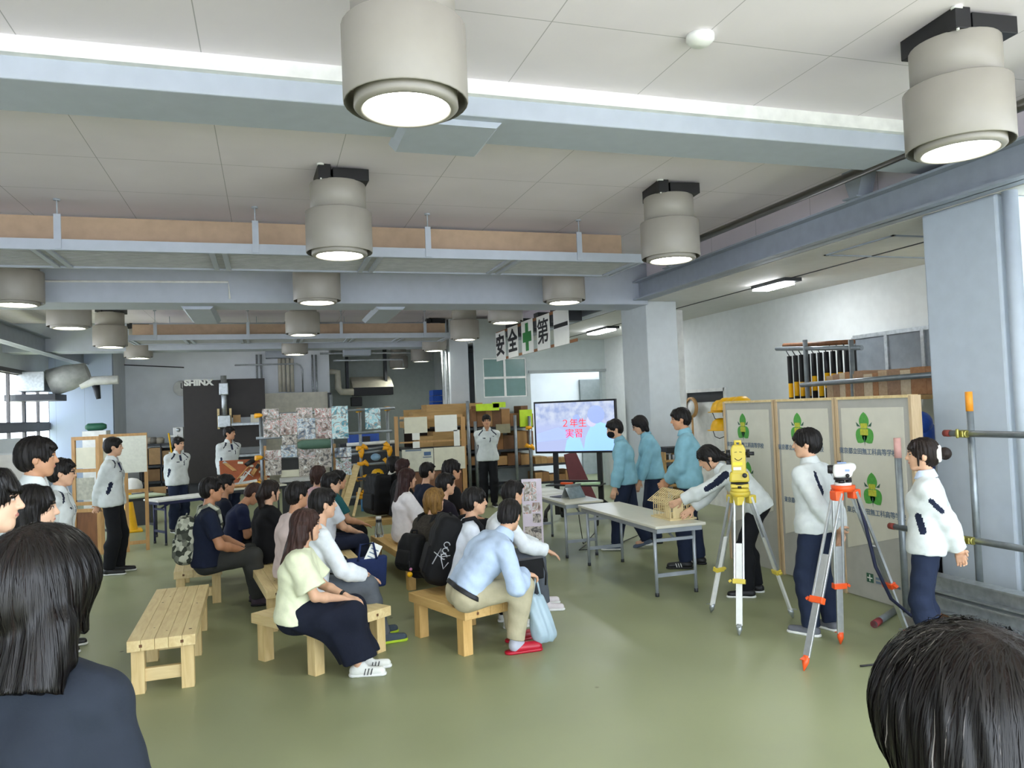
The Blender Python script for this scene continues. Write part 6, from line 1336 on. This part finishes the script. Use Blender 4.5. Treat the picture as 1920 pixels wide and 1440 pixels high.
# --- seated visitors, left block
SK = lambda c: (T_('shoe_'+c, c), M_.black)
add('S1', px=(397, 918), face=6, h=1.76, fat=1.12, seat=.38, lean=(0, 8), head=(4, 0, 0), L=((-.12, .34, .58), (.2, 1, -.2)), R=((.13, .32, .58), (-.2, 1, -.2)), top=tee(NVT), low=dict(mat=DGP, loose=.02), shoe=SK('554a55'), skin=3, label='seated person in navy t-shirt wearing the camouflage backpack')
add('S1b', px=(424, 908), face=10, h=1.60, lean=(2, 8), top=tee(T_('dark_navy_top', '151a2a')), low=dict(mat=BKP), skin=1, label='seated person in dark navy just beyond the camouflage backpack wearer')
add('S1c', at=(-.42, 9.2), face=8, h=1.56, lean=(10, 26), head=(4, -42, 0), arms='fold', top=tee(T_('blue_navy_top', '1d2440')), low=dict(mat=BKP), hair='brown', skin=3, label='seated person bending forward with folded arms, brown hair')
add('S2', px=(507, 921), face=22, h=1.58, fem=True, lean=(0, 8), head=(4, 0, 0), top=dict(name='top', mat=BK, m=.03, hem=-.10, loose=.02, sleeve='short', sl=.95), low=dict(mat=T_('white_skirt_trousers', 'd8d5cc')), cut='ponytail', hair='dark', label='seated person in loose black top with a dark ponytail')
add('S3', px=(558, 928), face=18, h=1.70, fat=1.06, lean=(2, 10), head=(10, 0, 0), top=tee(T_('pale_pink_tshirt', 'dcc9c4'), hem=-.08), low=dict(mat=BKP), skin=1, label='seated person in pale pink t-shirt and black trousers')
add('S4', px=(574, 985), face=-8, h=1.60, fem=True, seat=.36, lean=(4, 12), head=(16, 0, 0), L=((-.05, .36, .555), (.35, 1, -.3), (-.8, -.5, -.5), .5), R=((.06, .34, .565), (-.35, 1, -.3), (.8, -.5, -.5), .5), footL=(-.06, .48, 0), footR=(.06, .44, 0), top=dict(name='blouse', mat=T_('cream_blouse', 'e7ebc9', .8), sleeve='short', m=.03, sl=.8, flare=.03, hem=-.04), low=dict(mat=T_('navy_long_skirt', '191d2b', .9), skirt=True, up=.14), cut='long', len=.30, slab=.085, hb=.0, hair='brown', clip=True, band=-1, shoe=(T_('white_trainers', 'e4e4dc'), M_.white), stripes='out', stripem=M_.black, label='seated person in cream blouse and long navy skirt with long brown hair')
add('S5', px=(606, 944), face=10, h=1.74, seat=.38, lean=(6, 14), head=(6, 0, 0), L=((-.10, .38, .58), (0, 1, -.2)), R=((.13, .40, .57), (0, 1, -.3)), footL=(-.11, .56, 0), footR=(.12, .54, 0), top=shirt(WSH, loose=.014), low=dict(mat=GRP, loose=.02), shoe=(T_('grey_runners', '4b5560'), T_('lime_sole', 'b7d43a')), label='seated person in long sleeved white shirt and grey trousers')
add('S6', px=(621, 906), face=12, h=1.63, lean=(4, 14), head=(-4, 0, 0), arms='clasp', top=tee(T_('bluish_white_tshirt', 'dfe6f0')), low=dict(mat=T_('dark_jeans', '20263a')), cut='mop', glasses=True, label='seated person with glasses in white t-shirt')
add('S7', px=(633, 900), face=14, h=1.61, lean=(8, 24), arms='knee', top=tee(T_('teal_polo', '22585c')), low=dict(mat=BKP), skin=1, label='seated person in teal polo shirt resting the arms on the knees')
add('S8', px=(597, 890), face=30, h=1.60, fem=True, lean=(2, 8), top=dict(name='top', mat=T_('rose_top', 'cfa8ad'), m=.018), low=dict(mat=BKP), cut='bob', hair='brown', label='seated person with brown bob hair below the photographs')
# --- seated visitors, right block
KH = T_('khaki_trousers', 'b9b093', .85)
add('R1', px=(956, 966), face=2, h=1.78, seat=.36, lean=(32, 46), side=6, twist=8, head=(48, -12, 4), L=((-.16, .50, .62), (.2, .8, -.5)), R=((.13, .44, .60), (-.2, 1, -.2), (.8, -.4, -.3), .9), footL=(-.17, .46, 0, 4), footR=(.12, .36, 0, -4), top=shirt(T_('light_blue_shirt', 'b9cbe4', .8), hem=.035, loose=.02, m=.022, collar=T_('light_blue_shirt', 'b9cbe4')), low=dict(mat=KH, loose=.016, drop=-.03), belt=M_.black, cut='crop', slipper=True, sock=T_('pale_grey_socks', 'b6b8c4'), shoe=(M_.red, M_.red), label='seated person in light blue shirt, khaki trousers and red slippers')
add('R2', px=(962, 925), face=-12, h=1.66, seat=.36, lean=(14, 30), head=(30, 0, 0), L=((-.14, .46, .56), (0, 1, -.4)), R=((.14, .50, .56), (0, 1, -.5)), top=shirt(WSH, loose=.016), low=dict(mat=GRP, loose=.02), shoe=(T_('white_red_trainers', 'dcd4d6'), M_.white), label='seated person in white shirt and grey trousers beyond the light blue shirt')
add('R3', px=(890, 940), face=-4, h=1.63, seat=.36, lean=(12, 22), head=(2, 0, 0), top=shirt(T_('white_school_shirt', 'e6ecf6')), low=dict(mat=BKP), cut='mop', fringe=.03, shoe=(T_('white_trainers', 'e4e4dc'), M_.white), label='seated person in white shirt wearing the large black lettered backpack')
add('R4', px=(815, 938), face=32, h=1.56, fem=True, seat=.34, lean=(10, 22), head=(-2, 0, 0), top=dict(name='cardigan', mat=T_('dark_mesh_cardigan', '37322c', .9, var=.2, scale=60), m=.026, loose=.016), low=dict(mat=T_('black_skirt', '18161c')), cut='bob', hair='dyed', label='seated person with dyed brown short hair and dark mesh cardigan')
add('R5', px=(764, 897), face=4, h=1.58, fem=True, lean=(0, 8), head=(6, 0, 0), top=dict(name='blouse', mat=T_('white_blouse', 'e8e4e6', .8), sleeve='short', m=.03, sl=.9, flare=.02, hem=-.1), low=dict(mat=T_('off_white_trousers', 'cfcac6')), cut='long', len=.30, slab=.08, hair='red', label='seated person in white blouse with long dark hair')
add('R6', px=(836, 908), face=14, h=1.60, lean=(6, 18), top=tee(T_('dark_plum_top', '1c1722')), low=dict(mat=BKP), label='seated person in dark plum top beyond the dyed brown hair')
add('R7', px=(848, 882), face=6, h=1.70, lean=(2, 8), head=(4, 0, 0), top=tee(BK), low=dict(mat=BKP), cut='crop', hv=.008, rough=.006, skin=1, label='seated person with spiky black hair in black, before the notice posters')
add('R8', at=(1.88, 9.85), face=16, h=1.58, lean=(4, 10), top=tee(NVT), low=dict(mat=BKP), label='seated person whose black hair shows between spiky and dyed hair')
add('R9', px=(756, 876), face=10, h=1.60, fem=True, lean=(2, 8), top=dict(name='top', mat=BK, m=.02), low=dict(mat=BKP), cut='bob', hair='red', label='seated person with dark reddish hair just beyond the white blouse')
add('R10', px=(739, 870), face=20, h=1.62, fem=True, lean=(0, 6), head=(-8, 0, 0), top=dict(name='jacket', mat=BK, m=.022, collar=T_('cream_lace_collar', 'e5dfd2')), low=dict(mat=T_('black_slacks', '1c1b1e')), cut='bob', label='seated person with cream lace collar wearing the biggest plain black backpack')
FIG = {}
for key, k in PEOPLE: FIG[key] = person(k)
# ================================================================== bags and things the visitors carry
CAMO = mat('camouflage_cloth', '30352b', .85, kind='patch', scale=22, c2='b9bba8'); BLKB = cloth('black_bag', '121214', .7); OLV = cloth('olive_bag', '3f4228', .85); NVB = cloth('navy_tote', '1c2a52', .75)
def at_person(K, name, label, cat, group=None): r = empty(name, tuple(K['loc']), math.atan2(K['RZ'][1, 0], K['RZ'][0, 0])); return tag(r, label, cat, group)
def recentre(r):
    ch = [o for o in bpy.data.objects if o.parent == r]; vs = [v for o in ch for v in (np.array([w.co for w in o.data.vertices]).min(0), np.array([w.co for w in o.data.vertices]).max(0))]
    lo, hi = np.min(vs, 0), np.max(vs, 0); c = Vector(((lo[0]+hi[0])/2, (lo[1]+hi[1])/2, lo[2])); R = Matrix.Rotation(r.rotation_euler.z, 3, 'Z'); r.location = r.location+R @ c
    for o in ch: o.data.transform(Matrix.Translation(-c))
def backpack(K, label, m, hw=.15, hd=.09, hh=.22, dz=.02, back=.13, ang=0, pocket=True, shoulder=(-1, 1), pm=None):
    s, P, N, B1, B2 = K['s'], K['P'], K['N'], K['B1'], K['B2']; r = at_person(K, 'backpack', label, 'backpack', None)
    up = unit(N-P); fw = unit(B2[:, 1]-up*(B2[:, 1]@up)); rt = np.cross(fw, up); Rb = np.stack([rt, fw, up], 1)
    c = (P+N)/2+up*dz-fw*(back+hd); h = max(.006, K['h'])
    g = G(.03).box(c, A_(hw, hd, hh), Rb, .06).box(c-up*hh*.15-fw*hd*.25, A_(hw*1.02, hd*.9, hh*.8), Rb, .06); g.warp(lambda Q: .004*np.sin(Q[:, 2]*40+Q[:, 0]*30)*np.sin(Q[:, 0]*37)); skin_obj('main_body', F(g), h, m, r)
    if pocket: skin_obj('front_pocket', F(G(.02).box(c-up*hh*.35-fw*(hd*1.05), A_(hw*.78, hd*.35, hh*.42), Rb, .03)), h, pm or m, r)
    MB().tube([tuple(c+up*hh*.9+rt*x*.04-fw*.0+up*z) for x, z in ((-1, 0), (-.8, .045), (.8, .045), (1, 0))], .009, 8).build('carry_handle', m, r)
    for k in shoulder:
        o = B2[:, 0]*k; pts = [c+up*hh*.75+fw*hd+o*.05, N+o*.105*s-fw*.085*s-up*.01, N+o*.115*s+up*.028*s, N+o*.12*s+fw*.085*s-up*.03*s, N+o*.135*s+fw*.12*s-up*.16*s, (P+N)/2+o*.165*s+fw*.06-up*.08, c-up*hh*.7+fw*hd+rt*k*hw*.8]
        MB().tube([tuple(q) for q in pts], [.014, .018, .02, .02, .016, .01, .008], 8).build('shoulder_strap', m if pm is None else pm, r)
    recentre(r); return r, c, Rb
backpack(FIG['S1'], 'camouflage backpack on the back of the person in navy t-shirt', CAMO, .15, .085, .23, -.06, .115)
rb, cb, Rb = backpack(FIG['R3'], 'large black backpack with white scribbled lettering on the person in white shirt', BLKB, .17, .10, .29, -.05, .085)
M_.scr = mat('white_scribble', 'c9cbd0', .6, var=0)
inv = Matrix.Rotation(-rb.rotation_euler.z, 4, 'Z') @ Matrix.Translation(-rb.location) @ Matrix.Translation(Vector(FIG['R3']['loc'])) @ Matrix.Rotation(rb.rotation_euler.z, 4, 'Z')
rt_, fw_, up_ = Rb[:, 0], Rb[:, 1], Rb[:, 2]
b = MB(); sf = lambda u, v: tuple(cb+rt_*.178-fw_*(-.02-u)+up_*v)
for k in range(3): b.tube([sf(-.02+.025*math.cos(t), .06-.05*k+.022*math.sin(t)) for t in np.linspace(0, 5.2, 12)], .005, 6)
b.tube([sf(-.10, -.12), sf(-.06, .02), sf(-.04, -.06), sf(.0, -.14), sf(.03, -.08)], .005, 6); b.tube([sf(-.11, -.02), sf(-.05, -.05), sf(.03, -.02)], .004, 6)
b.xf(inv).build('scribble_lettering', M_.scr, rb)
backpack(FIG['R4'], 'small black backpack with a hanging charm on the dark mesh cardigan', BLKB, .125, .075, .17, -.12, .12)
backpack(FIG['R10'], 'biggest plain black backpack, right of the yellow clamps', BLKB, .20, .13, .29, -.03, .11)
backpack(FIG['S1c'], 'olive bag worn by the person bending forward with folded arms', OLV, .13, .06, .16, -.04, -.30, pocket=False, shoulder=())
# charm of the small backpack
q = toworld(FIG['R4'], FIG['R4']['P']+FIG['R4']['B2'][:, 1]*-.30+FIG['R4']['B2'][:, 0]*.11)
r = empty('bag_charm', (q.x, q.y, q.z-.12)); tag(r, 'small yellow and pink charm hanging from the small black backpack', 'charm'); MB().tube([(0, 0, .02), (0, 0, .12)], .004, 6).build('cord', M_.black, r); MB().sphere((0, 0, 0), .025, 8).build('yellow_figure', M_.yellow, r); MB().sphere((.01, 0, .045), .014, 8).build('pink_bead', mat('pink_bead', 'd88ab0', .4), r)
# white carrier bag and black pouch of the man in light blue
K = FIG['R1']; S0, E0, W0, hd, cu = K['arms'][1]; w = toworld(K, W0+unit(hd)*.10); 
r = empty('carrier_bag', (w.x+.02, w.y, 0)); tag(r, 'pale bluish plastic carrier bag held by the person in light blue shirt', 'bag')
zt = w.z-.02
bag = G(.02).rc(A_(-.03, 0, zt-.17), A_(.02, 0, .12), .045, .075).rc(A_(.03, .02, zt-.18), A_(.09, .02, .11), .04, .07); bag.plane((0, 0, .05), (0, 0, -1)).warp(lambda Q: .006*np.sin(Q[:, 2]*30+Q[:, 0]*60)*np.sin(Q[:, 0]*45+Q[:, 1]*50)); skin_obj('bag_body', F(bag), .007, mat('bluish_plastic_film', 'b9d0dc', .35, var=.05, scale=10, trans=.25), r)
b = MB()
for sx in (-1, 1): b.tube([(sx*.03, 0, zt-.14), (sx*.012, 0, zt-.05), (0, 0, zt+.01)], .008, 8)
b.build('bag_handle', mat('bluish_plastic_film', 'b9d0dc'), r)
K = FIG['R1']; S1_, E1, W1, hd1, _ = K['arms'][-1]; w = toworld(K, W1+unit(hd1)*.09)
r = empty('black_pouch', (w.x+.01, w.y-.05, w.z-.06), .15); tag(r, 'flat black zipped pouch between the light blue and white shirts', 'pouch')
MB().box(-.12, .12, -.025, .025, -.02, .15).build('pouch_body', BLKB, r, bevel=.012); MB().box(-.11, .11, -.027, .027, .148, .153).build('zip', M_.dark, r); MB().tube([(.12, 0, .13), (.15, 0, .02), (.14, 0, -.08)], .008, 6).build('wrist_loop', M_.black, r)
# navy tote with leaflet on the lap of the white shirt, clear umbrella cover
K = FIG['S5']; t = toworld(K, K['P']+A_(-.12, .50, .06)); r = empty('tote_bag', (t.x, t.y, t.z-.14), .15); tag(r, 'navy tote bag on the knees beyond the person in long sleeved white shirt', 'bag')
MB().prism([(-.16, -.04, 0), (.16, -.04, 0), (.18, -.04, .26), (-.17, -.04, .26)], (0, .08, 0)).build('bag_body', NVB, r, bevel=.02); MB().tube([(-.08, -.045, .24), (-.06, -.06, .38), (.05, -.06, .38), (.08, -.045, .24)], .01, 8).build('bag_handle', NVB, r)
r2 = empty('leaflet', (t.x+.03, t.y-.03, t.z+.10), .15); tag(r2, 'white printed leaflet sticking out of the navy tote bag', 'leaflet'); RL = Matrix.Rotation(.5, 4, 'Y'); MB().box(-.05, .05, -.002, .002, -.08, .14).xf(RL).build('sheet', M_.paper, r2); b = MB()
for k in range(4): b.box(-.035, .035, -.004, -.002, -.02+.035*k, -.01+.035*k)
b.xf(RL).build('printed_lines', M_.ptxt, r2)
K = FIG['S7']; t = toworld(K, A_(.05, .66, .52)); r = empty('clear_bottle_bag', (t.x, t.y, t.z-.2)); tag(r, 'clear plastic pouch with black and white cap held in front of the teal polo shirt', 'bag')
MB().lathe([(.001, 0), (.05, .0), (.06, .1), (.035, .22), (.03, .25), (.001, .25)]).build('clear_pouch', mat('clear_film', 'e6eef0', .1, trans=.85), r); MB().lathe([(.001, .25), (.034, .25), (.034, .29), (.001, .29)]).build('white_cap', M_.white, r); MB().lathe([(.036, .22), (.037, .255), (.03, .256)]).build('black_ring', M_.black, r)
K = FIG['S3']; t = toworld(K, A_(-.02, -.20, .40));
